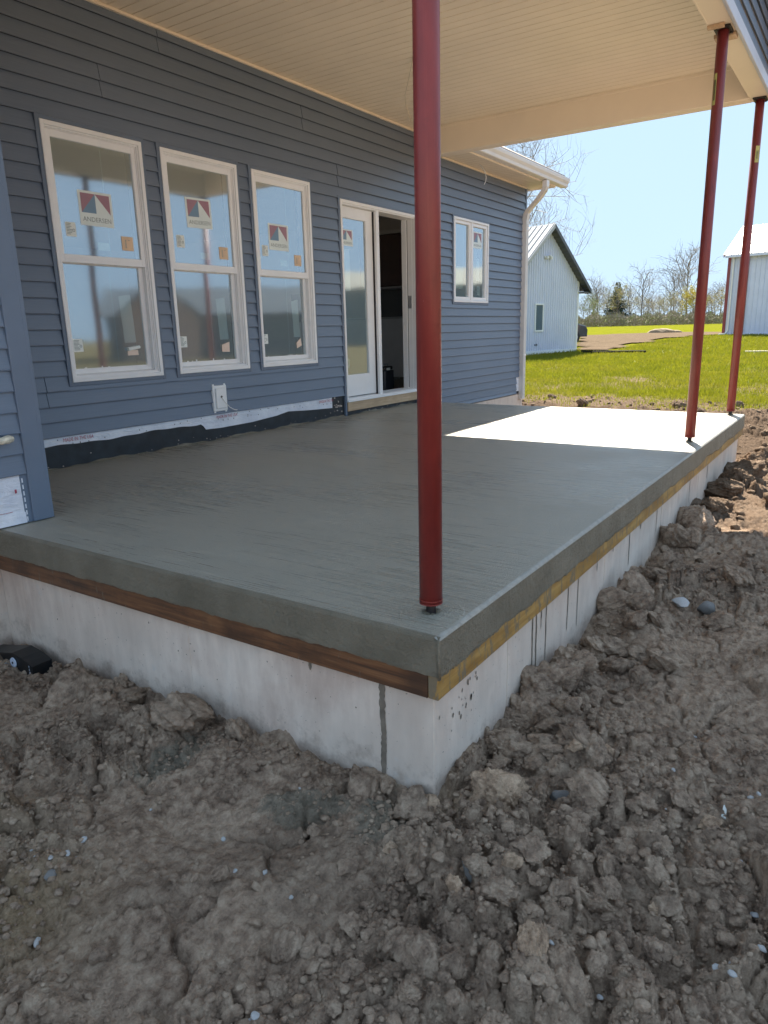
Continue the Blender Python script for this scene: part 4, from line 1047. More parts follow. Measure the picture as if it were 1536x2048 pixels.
PY = .124
POSTS = [(.170,.0755/2,'near dark red steel post standing at the slab corner','a'),(4.214,.0755/2,'middle dark red steel post at the edge of the sunlight','b'),(6.155,.0755/2,'far dark red steel post with a yellow sticker at the sunlit slab corner','c')]
for i, (x, r, lab, _) in enumerate(POSTS):
    t = thing('steel_post', lab, 'post', (x,PY,0), 'red steel posts holding up the porch roof')
    m = MB(); m.cyl((x,PY), r, .036, 2.845, 40)
    sh = m.build('shaft', POST, t, smooth=False)
    sh.data.polygons.foreach_set('use_smooth', [len(p.vertices)==4 for p in sh.data.polygons])
    m = MB(); m.cyl((x,PY), r+.0015, .048, .051, 40); m.cyl((x,PY), r+.0012, .036, .040, 40); m.build('collar', POST, sh)
    m = MB(); m.cyl((x,PY), .0165, -.002, .037, 20); m.cyl((x,PY), .021, -.002, .004, 6); m.build('screw_jack', DARKSTEEL, t)
    m = MB(); rr = random.Random(i)
    for k in range(14):
        a = rr.uniform(0,6.28); m.box(x+.024*math.cos(a)-.006,x+.024*math.cos(a)+.006,PY+.024*math.sin(a)-.005,PY+.024*math.sin(a)+.005,-.001,rr.uniform(.003,.008))
    m.build('cement_crumb', SLABSIDE, t)
    m = MB(); m.bevbox(x-.075,x+.075,PY-.055,PY+.055,2.846,2.8575,.002); m.build('cap_plate', DARKSTEEL, t)
    m = MB()
    for sx in (-1,1):
        for sy in (-1,1): m.cyl((x+sx*.056,PY+sy*.038), .0105, 2.838, 2.847, 6)
    m.build('bolt', DARKSTEEL, t)
    if i:
        m = MB(); rr_ = r+.001; a0, a1 = (2.3,2.9) if i == 1 else (3.3,4.3)
        zz0, zz1 = (2.38,2.58) if i == 1 else (2.32,2.46)
        for k in range(8):
            b0, b1 = a0+(a1-a0)*k/8, a0+(a1-a0)*(k+1)/8
            m.face([(x+rr_*math.cos(b0),PY+rr_*math.sin(b0),zz0),(x+rr_*math.cos(b1),PY+rr_*math.sin(b1),zz0),(x+rr_*math.cos(b1),PY+rr_*math.sin(b1),zz1),(x+rr_*math.cos(b0),PY+rr_*math.sin(b0),zz1)])
        m.mi = 1
        for k in range(4):
            b0 = a0+(a1-a0)*(.2+.15*k); q_ = rr_+.0006
            m.face([(x+q_*math.cos(b0),PY+q_*math.sin(b0),zz0+.03),(x+q_*math.cos(b0+.06),PY+q_*math.sin(b0+.06),zz0+.03),(x+q_*math.cos(b0+.06),PY+q_*math.sin(b0+.06),zz1-.04),(x+q_*math.cos(b0),PY+q_*math.sin(b0),zz1-.04)])
        m.build('sticker', [YELLOWTAPE, BLACKPRINT], sh)
# timber blocks beside the middle post's cap plate, part of the porch frame
m = MB(); m.bevbox(4.30,4.40,.060,.20,2.835,2.859,.002); m.bevbox(4.09,4.125,.10,.207,2.835,2.859,.002); m.build('packing_block', WOODSILL, house)

# ------------------------------------------------------------------ clods, crumbs, stones
def bpx(x, y, z):
    """point of the ground plane z seen at photograph position x, y"""
    d = FW + RT*((x-768)/1421.1) + UP*((1024-y)/1421.1); t = (z-CAM.z)/d.z; p = CAM + d*t; return p.x, p.y
clod_meshes = [rock_mesh('dirt_clod', 200+i, 5 if i<8 else 4, .42, 1, 9, .10) for i in range(16)]
for me in clod_meshes: me.materials.append(CLOD)
pale_meshes = [rock_mesh('dirt_clod', 300+i, 5, .42, 1, 8, .12) for i in range(4)]
for me in pale_meshes: me.materials.append(PALECLOD)
ZA = np.array([])
spots = []   # x, y, r, label, group, pale
WALLN = ('lump of grey-brown clay heaped against the near foundation wall', 'clods along the near foundation wall')
WALLR = ('lump of grey-brown clay heaped along the right foundation wall', 'clods along the right foundation wall')
CORN = ('lump of crumbled clay in the churned heap by the slab corner', 'clods in the heap by the slab corner')
FORE = ('loose lump of clay lying on the churned earth in the foreground', 'loose clods in the foreground')
SIDE = ('loose lump of clay on the trampled earth right of the slab', 'loose clods right of the slab')
FAR = ('dry clod on the sunlit earth beyond the slab', 'clods on the sunlit earth')
rr = random.Random(21)
def addc(px, py, rad, lg, z=-.60, pale=False): x, y = bpx(px, py, z); spots.append((x, y, rad, lg, pale))
one = lambda s: (s, None)
addc(1005,1600,.105,one('big pale dry clod at the foot of the slab corner'),-.58,True)
addc(950,1625,.050,one('pale round clod below the big one at the slab corner'),-.6,True)
spots.append((-.105,1.10,.125,one('pointed clay lump standing against the near foundation wall'),False))
spots.append((-.12,1.74,.125,one('large clay lump against the near wall, right of the black plastic piece'),False))
for px, py, r_ in ((215,1360,.06),(240,1395,.07),(590,1495,.055),(648,1500,.065),(540,1490,.04),(690,1530,.045),(480,1470,.05),(730,1570,.05),(790,1590,.06),(330,1400,.06),(160,1345,.05),(445,1440,.05),(620,1520,.04),(820,1615,.05)): addc(px,py,r_*1.35,WALLN)
for px, py, r_ in ((1010,1475,.055),(1015,1420,.075),(1060,1420,.06),(1110,1380,.085),(1090,1345,.08),(1170,1350,.07),(1150,1310,.075),(1210,1290,.075),(1235,1230,.08),(1280,1240,.07),(1290,1160,.09),(1330,1150,.07),(1350,1105,.10),(1390,1070,.11),(1400,1030,.11),(1440,1000,.12),(1470,985,.12),(1430,1045,.09),(1375,1110,.08),(1020,1480,.05),(1130,1430,.05),(1480,960,.14),(1500,930,.13)): addc(px,py,r_*1.25,WALLR,-.55)
for px, py, r_ in ((1020,1432,.115),(1078,1405,.10),(1030,1490,.08),(1135,1352,.12),(1205,1300,.10),(1262,1225,.11)): addc(px,py,r_,WALLR,-.56)
for i in range(24):
    x = rr.uniform(.3,6.2); spots.append((x, -.05-abs(rr.gauss(0,.10)), rr.uniform(.03,.07)*(1+.08*x), WALLR, False))
for i in range(85):
    a = rr.gauss(0,.30); b = rr.gauss(0,.24); spots.append((.12+a, -.30+b, abs(rr.gauss(.022,.016))+.014, CORN, rr.random()<.08))
for px, py, r_ in ((1090,1640,.045),(1120,1700,.050),(1110,1610,.05),(1060,1760,.055),(950,1790,.045),(1210,1800,.05),(1255,1720,.045),(1170,1660,.05),(840,1930,.075),(900,1960,.05),(980,1960,.055),(1060,1960,.05),(790,1900,.05),(1330,1830,.04),(1410,1790,.04),(1230,1850,.04),(1300,1700,.035),(1000,1850,.05),(620,1880,.045),(700,1850,.04)): addc(px,py,r_*.85,FORE,-.62, rr.random()<.15)
for i in range(70):
    px = rr.uniform(380,1536); py = rr.uniform(1640,2040); addc(px,py,abs(rr.gauss(.012,.010))+.010,FORE,-.63, rr.random()<.08)
for i in range(28):
    px = rr.uniform(1100,1536); py = rr.uniform(1080,1560); addc(px,py,abs(rr.gauss(.02,.012))+.012,SIDE,-.52)
for px, py, r_ in ((1320,1245,.07),(1440,1240,.06),(1330,1315,.09),(1480,1180,.09),(1250,1190,.06)): addc(px,py,r_,SIDE,-.52)
for i in range(36):
    spots.append((rr.uniform(6.4,13), rr.uniform(-1.2,5), rr.uniform(.03,.11), FAR, False))
spots = [s for s in spots if not (s[0] > .03-s[2]*.6 and s[1] > .03-s[2]*.6 and s[0] < 6.2+s[2])]
spots = spots[:300]
zz = H(np.array([s[0] for s in spots]), np.array([s[1] for s in spots]))
for (x, y, r_, (lab, grp), pale), z in zip(spots, zz):
    me = rr.choice(pale_meshes) if pale else (rr.choice(clod_meshes[:8]) if r_ > .035 else rr.choice(clod_meshes))
    o = link('dirt_clod', me); tag(o, lab, 'dirt clod', grp)
    if x > 3.6: o.material_slots[0].link = 'OBJECT'; o.material_slots[0].material = SUNDIM_MUD  # clods out in the sun get the darkened copy
    sz = rr.uniform(.65,.95)
    o.scale = (r_*rr.uniform(.85,1.2), r_*rr.uniform(.85,1.2), r_*sz); o.rotation_euler = (rr.uniform(-.5,.5), rr.uniform(-.5,.5), rr.uniform(0,6.28))
    o.location = (x, y, z+r_*sz*(rr.uniform(.05,.42) if r_ < .06 else rr.uniform(.30,.55)))
# crumbs: countless small bits of earth, one object
def crumbs(name, xs, ys, rs, base, mat, seed):
    r = np.random.default_rng(seed); z = H(xs, ys); V = []; F = []; b = 0
    bases = [np.array([v.co[:] for v in me.vertices]) for me in base]; faces = [np.array([p.vertices[:] for p in me.polygons]) for me in base]
    for x, y, zz_, s in zip(xs, ys, z, rs):
        k = r.integers(len(base)); v = bases[k]; a = r.uniform(0, 6.28); c, q_ = math.cos(a), math.sin(a)
        w = np.stack([v[:,0]*c-v[:,1]*q_, v[:,0]*q_+v[:,1]*c, v[:,2]*r.uniform(.6,1)], -1)*s*r.uniform(.8,1.2,3)
        V.append(w+np.array([x,y,zz_+s*.25])); F.append(faces[k]+b); b += len(v)
    me = grid_mesh(name, np.concatenate(V), np.concatenate(F)); me.materials.append(mat)
    return me
small = [rock_mesh('crumb', 400+i, 2, .35, .9, 6, .12) for i in range(6)]; tiny = [rock_mesh('crumb', 420+i, 1, .3, .9, 4, .1) for i in range(6)]
def scatter(n, keep_seed):
    x = rng.uniform(-1.5,2.6,n*6); y = rng.uniform(-1.7,2.4,n*6)
    ok = ~((x>.02)&(y>.02))
    cl = np.clip(fbm(x*1.25+5,y*1.25+2,11,3)+.25+1.1*np.exp(-((x-.3)**2+(y+.35)**2)/.25)+.8*np.exp(-np.minimum(np.abs(np.minimum(x,0)),np.abs(np.minimum(y,0)))**2/.01)*0, .03, 1)
    band = np.where(y>0, np.exp(-(x/.16)**2), np.exp(-(y/.16)**2)); cl = np.clip(cl+.6*band, 0, 1)*(1-.8*np.exp(-(((x-1.25)/.85)**4+((y+0.62)/.30)**4)))*(1-.6*np.exp(-(((x+.75)/.55)**4+((y-.55)/.45)**4)))
    ok &= rng.uniform(0,1,n*6) < cl
    return x[ok][:n], y[ok][:n]
x, y = scatter(9000,1); me1 = crumbs('earth_crumbs', x, y, np.abs(rng.normal(0,.006,len(x)))+.004, small, CLOD, 5)
o = link('earth_crumbs', me1, kind='stuff'); tag(o, 'small crumbs of clay scattered over the churned earth by the porch', 'earth crumbs')
x, y = scatter(20000,2); me2 = crumbs('earth_crumbs', x, y, np.abs(rng.normal(0,.003,len(x)))+.002, tiny, CLOD, 6)
o = link('earth_crumbs', me2, kind='stuff'); tag(o, 'fine grains of clay scattered over the churned earth by the porch', 'earth crumbs')
xg = rng.uniform(2.4,13,1500); yg = rng.uniform(-2.2,6,1500); ok = ~((xg<6.3)&(yg>0)) & ~((xg<9.5)&(yg>3.7))
me3 = crumbs('earth_crumbs', xg[ok], yg[ok], np.abs(rng.normal(0,.018,ok.sum()))+.008, small, SUNDIM_MUD, 7)
o = link('earth_crumbs', me3, kind='stuff'); tag(o, 'lumps and crumbs of clay on the earth beyond the slab', 'earth crumbs')
# pale stones
stones = [rock_mesh('pebble', 500+i, 2, .2, .7, 6, .05) for i in range(5)]
for me in stones: me.materials.append(STONE)
peb = [(100,1715,.012),(70,1715,.009),(148,1690,.010),(102,1737,.011),(133,1700,.012),(165,1672,.017),(445,1660,.009),(530,1745,.012),(582,1790,.009),(1345,1563,.013),(1098,1565,.009),(1475,1757,.014),(1460,1995,.013),(1368,1972,.013),(1403,1930,.016),(510,2035,.012),(300,1610,.006),(245,1725,.006),(470,1740,.008),(600,1590,.006),(720,1680,.006),(1500,1610,.012),(1515,1608,.009),(1520,1930,.02),(1465,1930,.011),(1430,1970,.011),(1390,1480,.008),(1330,1650,.006),(1510,1830,.022),(60,1690,.006),(500,2040,.008),(1200,2000,.008),(1300,1990,.007),(1100,1960,.008)]
pz = [bpx(px,py,-.62) for px,py,_ in peb]; zz = H(np.array([p[0] for p in pz]), np.array([p[1] for p in pz]))
for (px,py,r_),(x,y),z in zip(peb,pz,zz):
    r_ = min(r_,.012)
    o = link('pebble', rr.choice(stones)); o.location = (x,y,z+r_*.3); o.scale = (r_,r_*rr.uniform(.6,1),r_*.8); o.rotation_euler = (rr.uniform(-.4,.4),rr.uniform(-.4,.4),rr.uniform(0,6.28))
    if px < 200: tag(o,'small bluish white stone chip in the cluster at the left foreground','pebble','white stone chips at the left')
    elif px > 1200: tag(o,'pale stone chip on the trampled earth at the right','pebble','pale stone chips at the right')
    else: tag(o,'small pale stone chip in the middle of the foreground earth','pebble','pale stone chips in the middle')
def stone(name, px, py, z, dims, mat, lab, cat, seed, rot):
    me = rock_mesh(name, seed, 3, .15, 1, 9, .04); me.materials.append(mat); o = link(name, me); x, y = bpx(px,py,z); zz_ = zat(x,y)
    o.location = (x,y,zz_+dims[2]*.4); o.scale = dims; o.rotation_euler = (0.05,-.05,rot); tag(o, lab, cat)
stone('flat_stone',1362,1203,-.5,(.085,.045,.014),STONE,'flat pale stone lying on the earth right of the slab','stone',610,.4)
stone('grey_rock',1412,1208,-.5,(.045,.05,.045),GREYSTONE,'small grey rock beside the flat pale stone','rock',611,.9)
stone('grey_rock',1120,1598,-.6,(.035,.05,.03),GREYSTONE,'dark grey rock in the heap right of the slab corner','rock',612,.2)
stone('grey_rock',103,1763,-.66,(.02,.018,.014),GREYSTONE,'grey rounded rock below the white stone chips at the left','rock',613,.2)
stone('grey_rock',945,1765,-.6,(.05,.035,.03),GREYSTONE,'blue-grey block of earth in front of the slab corner','rock',614,.8)
stone('flat_stone',72,1875,-.68,(.022,.009,.006),STONE,'thin pale stone sliver at the lower left','stone',615,.7)
me = bpy.data.meshes.new('wood_splinter'); m = MB()
x,y = bpx(1450,1635,-.6); z = zat(x,y)
m.add([(x-.03,y-.006,z+.006),(x+.03,y+.0,z+.012),(x+.028,y+.010,z+.012),(x-.028,y+.008,z+.007),(x-.03,y-.006,z+.011),(x+.03,y,z+.016),(x+.028,y+.01,z+.016),(x-.028,y+.008,z+.012)],[(0,1,2,3),(4,5,6,7),(0,1,5,4),(1,2,6,5),(2,3,7,6),(3,0,4,7)])
o = m.build('wood_splinter', PAPER); tag(o,'white splinter lying on the trampled earth at the right','splinter')
# dry straw bits
m = MB()
for i in range(220):
    x,y = bpx(rr.uniform(0,1536), rr.uniform(1420,2048), -.63)
    if x>0.02 and y>0.02: continue
    z = zat(x,y)+.004; a = rr.uniform(0,6.28); L_ = rr.uniform(.008,.03); w = .0009
    dx_, dy_ = math.cos(a)*L_, math.sin(a)*L_; m.face([(x,y,z),(x+dx_,y+dy_,z+rr.uniform(0,.008)),(x+dx_-dy_*.04,y+dy_+dx_*.04,z+.004),(x-math.sin(a)*w,y+math.cos(a)*w,z)])
o = m.build('straw_bits', PALECLOD, kind='stuff'); tag(o,'bits of dry root and straw on the churned earth','straw')

# black plastic drain fitting at the left foot of the wall
bx_, by_ = -.10, 2.12; bz_ = -.66
t = thing('drain_fitting', 'black perforated plastic piece with a white disc at the foot of the near wall', 'plastic fitting', (bx_,by_,bz_))
m = MB(); prof = [(2.16,-.76),(2.16,-.607),(2.19,-.597),(2.24,-.585),(2.32,-.578),(2.42,-.600),(2.60,-.64),(2.60,-.76)]
m.prism([(y_,z_) for y_,z_ in prof],0,-.10,-.02)
m.prism([(2.152,-.76),(2.152,-.602),(2.19,-.590),(2.24,-.578),(2.32,-.570),(2.42,-.592),(2.60,-.632),(2.60,-.642),(2.42,-.602),(2.32,-.580),(2.24,-.588),(2.19,-.600),(2.162,-.610),(2.162,-.76)],0,-.112,-.012)
m.build('housing', BLACKPL, t)
m = MB(); m.tube([(-.103,2.335,-.628),(-.108,2.335,-.628)],[.026,.024],24); dsc = m.build('disc', BLUESCRAP, t)
m = MB(); m.tube([(-.1082,2.335,-.628),(-.110,2.335,-.628)],.006,12); m.build('disc_hole', DARKGAP, dsc)
m = MB()
for i in range(5): m.tube([(-.1015,2.185+i*.024,-.668-.003*i),(-.1025,2.185+i*.024,-.668-.003*i)],.0035,8)
for zz_ in (-.622,-.640,-.656): m.box(-.1022,-.1005,2.200,2.203,zz_,zz_+.011)
m.build('slot', BLUESCRAP, t)
m = MB(); m.bevbox(-.122,-.114,2.36,2.62,-.655,-.635,.002); m.build('strap', GALV, t)
stone('brick_scrap',52,1296,-.6,(.016,.03,.02),PALECLOD,'scrap of brown clay stuck on the wall above the black plastic piece','clay scrap',620,.3)
bpy.data.objects['brick_scrap'].name = 'clay_scrap'; bpy.data.objects['clay_scrap'].location = (.026,2.455,-.63)

# ------------------------------------------------------------------ farm buildings
def dirv(x, y): return FW + RT*((x-768)/1421.1) + UP*((1024-y)/1421.1)
def at_depth(x, y, d): return CAM + dirv(x, y)*d
def loc(o): o.matrix_parent_inverse = Matrix.Identity(4); return o
def mat_rib(name, col, var=.05): return mat_simple(name, col, .4, var, 1.5, metallic=0.0)
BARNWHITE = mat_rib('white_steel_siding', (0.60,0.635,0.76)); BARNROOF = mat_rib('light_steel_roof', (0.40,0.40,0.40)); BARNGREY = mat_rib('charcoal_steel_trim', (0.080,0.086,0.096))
BARNRED = mat_rib('barn_red_trim', (0.22,0.035,0.035)); BARNTAN = mat_rib('cream_steel_roof', (0.36,0.325,0.26))

g = thing('gabled_barn', 'white ribbed steel barn with a steep light roof, just past the house corner', 'barn', (30.51+.07, 11.34+.34, -.33)); g.rotation_euler = (0,0,R(-12.1))
w, mm, o_, WH, L_ = 2.726, .826, .60, 3.33, 9.0
RH = WH+mm*w
m = MB(); m.prism([(-w,-.3),(w,-.3),(w,WH),(0,RH-.03),(-w,WH)],1,0,L_)
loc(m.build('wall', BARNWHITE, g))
m = MB(); k = 0; u = -w+.10
while u < w-.05:
    zt = WH+mm*(w-abs(u))-.06
    m.prism([(u-.028,-.0),(u-.014,-.028),(u+.014,-.028),(u+.028,0)],2,.16,zt); u += .178
v = .12
while v < L_:
    m.prism([(w,v-.028),(w+.028,v-.014),(w+.028,v+.014),(w,v+.028)],2,.16,WH); v += .178
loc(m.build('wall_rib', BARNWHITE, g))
m = MB(); m.bevbox(-w-.02,w+.02,-.035,0,-.1,.15,.004); m.bevbox(w-.09,w+.035,-.036,.1,.1,WH,.004); m.bevbox(-w-.035,-w+.09,-.036,.1,.1,WH,.004); loc(m.build('base_trim', mat_rib('white_trim',(0.74,0.76,0.78)), g))
for s in (-1,1):
    m = MB(); a = (s*(w+o_), WH-mm*o_); b = (0, RH)
    m.prism([a,b,(b[0],b[1]+.05),(a[0],a[1]+.05)],1,-.36,L_+.36); rf = loc(m.build('roof', BARNROOF, g))
    m = MB(); v = -.30
    while v < L_+.36:
        m.prism([(a[0],a[1]+.05),(b[0],b[1]+.05),(b[0],b[1]+.085),(a[0],a[1]+.085)],1,v-.018,v+.018); v += .30
    m.build('roof_rib', BARNROOF, rf)
    m = MB(); m.prism([(a[0],a[1]-.14),(b[0],b[1]-.14),(b[0],b[1]+.055),(a[0],a[1]+.055)],1,-.385,-.355); loc(m.build('rake_trim', BARNGREY if s > 0 else BARNROOF, g))
    m = MB(); m.prism([(a[0],a[1]-.09),(b[0],b[1]-.09),(b[0],b[1]-.012),(a[0],a[1]-.012)],1,-.35,-.002); m.box(min(s*w,a[0]),max(s*w,a[0]),-.33,L_+.3,a[1]-.10,a[1]-.04)
    for k in range(14):
        t = k/14; xx = a[0]*(1-t); z_ = a[1]+(b[1]-a[1])*t-.10; m.box(xx-.012,xx+.012,-.34,-.01,z_-.02,z_+.03)
    loc(m.build('soffit', BARNGREY, g))
m = MB(); frame_ring(m,-.90,-.22,1.0,2.24,.07,-.06,.0,.004); fr_ = loc(m.build('window', WHITE, g))
m = MB(); m.box(-.84,-.28,-.03,-.02,1.06,2.18); m.build('pane', mat_simple('dark_pane',(0.10,0.14,0.16),0.08,0.1,2), fr_)
m = MB(); m.tube([(-1.62,-.05,-.1),(-1.62,-.05,2.95)],.045,10); m.tube([(-1.62,-.05,2.95),(-1.62,-.05,3.0)],.055,10); loc(m.build('vent_pipe', CREAM, g))
m = MB(); m.box(-.28,.28,-.06,-.03,4.22,4.30); m.box(-.22,-.10,-.16,-.05,4.16,4.28); m.box(.10,.22,-.16,-.05,4.16,4.28); m.tube([(0,-.06,4.26),(0,-.2,4.30)],.05,8); loc(m.build('floodlight', CREAM, g))
m = MB(); m.box(-.86,-.80,-.05,-.028,.38,.46); m.box(-.72,-.66,-.05,-.028,.38,.46); loc(m.build('outlet', BARNGREY, g))

p2 = at_depth(1448,512,50.0); base2 = at_depth(1440,671,50.0).z
s_ = thing('machine_shed', 'pale steel shed with red trim at the right edge, behind the far post', 'shed', (p2.x,p2.y,base2)); s_.rotation_euler = (0,0,R(-95))
EH = p2.z-base2; W2_, RI, LN = 4.6, 2.3, 22.0
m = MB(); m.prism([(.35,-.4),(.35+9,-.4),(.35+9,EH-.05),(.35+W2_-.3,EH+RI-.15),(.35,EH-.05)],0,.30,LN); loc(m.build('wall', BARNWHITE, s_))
m = MB(); u = .55
while u < LN: m.prism([(u-.03,.35),(u-.015,.32),(u+.015,.32),(u+.03,.35)],2,.1,EH-.1); u += .30
loc(m.build('wall_rib', BARNWHITE, s_))
m = MB(); m.bevbox(.22,.42,.30,.60,0,EH-.05,.01); loc(m.build('corner_trim', BARNRED, s_))
m = MB(); m.bevbox(1.02,1.62,.26,.36,.05,EH-.12,.01); loc(m.build('door_trim', BARNRED, s_))
m = MB(); m.bevbox(.30,LN,.30,.36,.0,.12,.004); m.bevbox(.10,LN+.2,-.06,.02,EH-.14,EH+.02,.01); loc(m.build('gutter', BARNWHITE, s_))
m = MB(); m.tube([(.62,.25,EH-.1),(.62,.25,.3),(.50,.05,.1),(.15,-.25,.05)],.06,8); loc(m.build('downspout', CREAM, s_))
for s in (0,1):
    a = (0 if s == 0 else 2*W2_, EH); b = (W2_, EH+RI)
    m = MB(); m.prism([a,b,(b[0],b[1]+.06),(a[0],a[1]+.06)],0,0,LN+.3); rf = loc(m.build('roof', BARNTAN, s_))
    m = MB(); u = .05
    while u < LN: m.prism([(a[0],a[1]+.06),(b[0],b[1]+.06),(b[0],b[1]+.10),(a[0],a[1]+.10)],0,u-.02,u+.02); u += .42
    m.build('roof_rib', BARNTAN, rf)
    m = MB(); m.prism([(a[0],a[1]-.10),(b[0],b[1]-.10),(b[0],b[1]+.09),(a[0],a[1]+.09)],0,-.03,0.02); loc(m.build('rake_trim', BARNRED, s_))

# two buildings across the yard that the windows mirror
def plain_house(name, lab, cat, x, y, az, wid, dep, wall, ridge, wm, rm, gable=False):
    t = thing(name, lab, cat, (x,y,-.5)); t.rotation_euler = (0,0,R(az-90))
    m = MB(); m.prism([(0,-.5),(dep,-.5),(dep,wall),(dep/2,ridge-.1),(0,wall)],0,-wid/2,wid/2); loc(m.build('wall', wm, t))
    for a, b in (((-.4,wall-.12),(dep/2,ridge)),((dep+.4,wall-.12),(dep/2,ridge))):
        m = MB(); m.prism([a,b,(b[0],b[1]+.08),(a[0],a[1]+.08)],0,-wid/2-.4,wid/2+.4); loc(m.build('roof', rm, t))
    if gable:
        m = MB(); m.prism([(1.2,-.5),(5.6,-.5),(5.6,wall),(3.4,ridge+.1),(1.2,wall)],1,-1.6,.5); loc(m.build('wall', mat_simple('reddish_gable',(0.42,0.26,0.19),.7,.1,2), t))
        for a, b in (((.9,wall-.1),(3.4,ridge+.2)),((5.9,wall-.1),(3.4,ridge+.2))):
            m = MB(); m.prism([a,b,(b[0],b[1]+.1),(a[0],a[1]+.1)],1,-1.9,1.5); loc(m.build('roof', rm, t))
    for u in (-4.5,-1.6):
        m = MB(); m.box(u,u+1.1,-.03,.01,1.0,2.2); loc(m.build('window', GLASSFAR, t))
    return t
plain_house('neighbour_house','low dark house with a reddish gable, mirrored in the three windows','house',31.5,-26.5,-47,13.5,9,2.7,4.5,BARNGREY,BARNGREY,True)
plain_house('neighbour_barn','barn with a pale roof, mirrored in the casement window','barn',60,-25,-27,22,12,5.4,7.2,mat_rib('green_grey_siding',(0.10,0.13,0.12)),BARNTAN)

# ------------------------------------------------------------------ drive, hose, car, mounds
def over_sheet(name, poly, mat, step, lift, edge, seed):
    P_ = np.array(poly); x0_, y0_ = P_.min(0)-2; x1_, y1_ = P_.max(0)+2
    gx_ = np.arange(x0_, x1_, step); gy_ = np.arange(y0_, y1_, step); X, Y = np.meshgrid(gx_, gy_, indexing='ij')
    nx_ = X + edge*vnoise(X*.35, Y*.35, seed)+edge*.5*vnoise(X*1.1, Y*1.1, seed+1); ny_ = Y + edge*vnoise(X*.35+50, Y*.35, seed)
    inside = np.zeros(X.shape, bool); n = len(P_)
    for i in range(n):
        (xa, ya), (xb, yb) = P_[i], P_[(i+1)%n]
        c = ((ya > ny_) != (yb > ny_)) & (nx_ < (xb-xa)*(ny_-ya)/(yb-ya+1e-12)+xa); inside ^= c
    Z = H0(X.ravel(), Y.ravel())+lift
    idx_ = np.arange(X.size).reshape(X.shape)
    qd = np.stack([idx_[:-1,:-1],idx_[1:,:-1],idx_[1:,1:],idx_[:-1,1:]],-1)[inside[:-1,:-1]].reshape(-1,4)
    used, inv = np.unique(qd.ravel(), return_inverse=True)
    me = grid_mesh(name, np.stack([X.ravel(),Y.ravel(),Z],-1)[used], inv.reshape(-1,4)); me.materials.append(mat)
    return link(name, me, kind='structure')
def mat_gravel():
    m, nt, N, L, b = new_mat('gravel'); vec = mapping(nt,(1,1,1))
    a = noise(nt, vec, .8, 5, .7); d = noise(nt, vec, 9, 4, .7)
    c = mixc(nt, .5, ramp(nt,a,[(.3,(0.0851,0.0629,0.0429)),(.7,(0.1480,0.1110,0.0777))]), ramp(nt,d,[(.3,(0.0629,0.0488,0.0355)),(.7,(0.1776,0.1406,0.1036))]))
    L.new(c, b.inputs['Base Color']); setp(b, Roughness=.95, Specular_IOR_Level=.0); bump(nt,b,d,.4,.05); return m
GRAVEL = mat_gravel()
a_ = [at_depth(px,py,d) for px,py,d in ((1160,684,46),(1160,700,34),(1215,702,33),(1300,686,43),(1380,678,50),(1450,674,52),(1450,668,60),(1330,667,64),(1160,672,60))]
drv = over_sheet('gravel_drive', [(p.x,p.y) for p in a_], GRAVEL, .35, .07, 1.2, 5)
DRAIN = mat_simple('black_corrugated_pipe', (0.012,0.012,0.012), .85, .2, 10, spec=.15)
pp = [at_depth(px,py,d) for px,py,d in ((1164,698,33.0),(1172,701,32.6),(1185,704,32.2),(1210,705,32),(1245,703.5,32),(1275,703.5,31.8),(1292,705,31.5))]
fine = []
for a, b in zip(pp, pp[1:]):
    for k in range(14): fine.append(a+(b-a)*(k/14))
m = MB(); m.tube([(p.x,p.y,zat(p.x,p.y)+.07+.0*i) for i,p in enumerate(fine)], [.062 if i%2 else .052 for i in range(len(fine))], 8)
o = m.build('drain_hose', DRAIN); tag(o, 'black corrugated drain hose lying in the grass by the barn corner', 'hose')
MOUND = mat_simple('tan_soil', (0.22,0.165,0.105), .95, .2, 4, .6, 12)
for px,py,sx,sz,lab in ((1322,668,1.1,.36,'larger tan soil mound at the far side of the gravel drive'),(1345,667.5,.7,.22,'smaller tan soil mound right of the larger one on the drive')):
    me = rock_mesh('soil_mound', int(px), 3, .3, 1, 4, .1); me.materials.append(MOUND); o = link('soil_mound', me); p = at_depth(px,py,62); o.location = (p.x,p.y,zat(p.x,p.y)+.05); o.scale = (sx*.8,sx,sz); tag(o,lab,'soil mound')
pz_ = at_depth(1522,703,30); m = MB(); zz_ = zat(pz_.x,pz_.y)
m.prism([(-.15,.0),(.15,.0),(.15,.07),(-.15,.07)],1,-.75,.6); o = m.build('pale_plank', mat_simple('bleached_plank',(0.50,0.47,0.42),.8,.15,8)); o.location = (pz_.x,pz_.y,zz_); o.rotation_euler = (0,0,.25); tag(o,'bleached plank lying in the grass at the right edge','plank')

CARPAINT = mat_simple('dark_car_paint', (0.05,0.055,0.065), .25, .1, 3, coat=.6)
cp = at_depth(1161,684,45); cz = zat(cp.x,cp.y)
c_ = thing('parked_car', 'dark car parked behind the gabled barn, only its end showing', 'car', (cp.x,cp.y,cz)); c_.rotation_euler = (0,0,math.atan2(RT.y,RT.x)+R(12))
side = [(-4.3,.35),(-4.35,.75),(-4.1,1.0),(-3.3,1.08),(-2.7,1.45),(-1.3,1.50),(-.55,1.12),(-.12,1.02),(.0,.80),(-.02,.35)]
m = MB()
rows = []
for yv, k in ((-.85,.90),(-.78,1.0),(0,1.02),(.78,1.0),(.85,.90)): rows.append([(x, yv, .35+(z-.35)*k) for x, z in side])
for a, b in zip(rows, rows[1:]):
    for j in range(len(side)): m.face([a[j],a[(j+1)%len(side)],b[(j+1)%len(side)],b[j]])
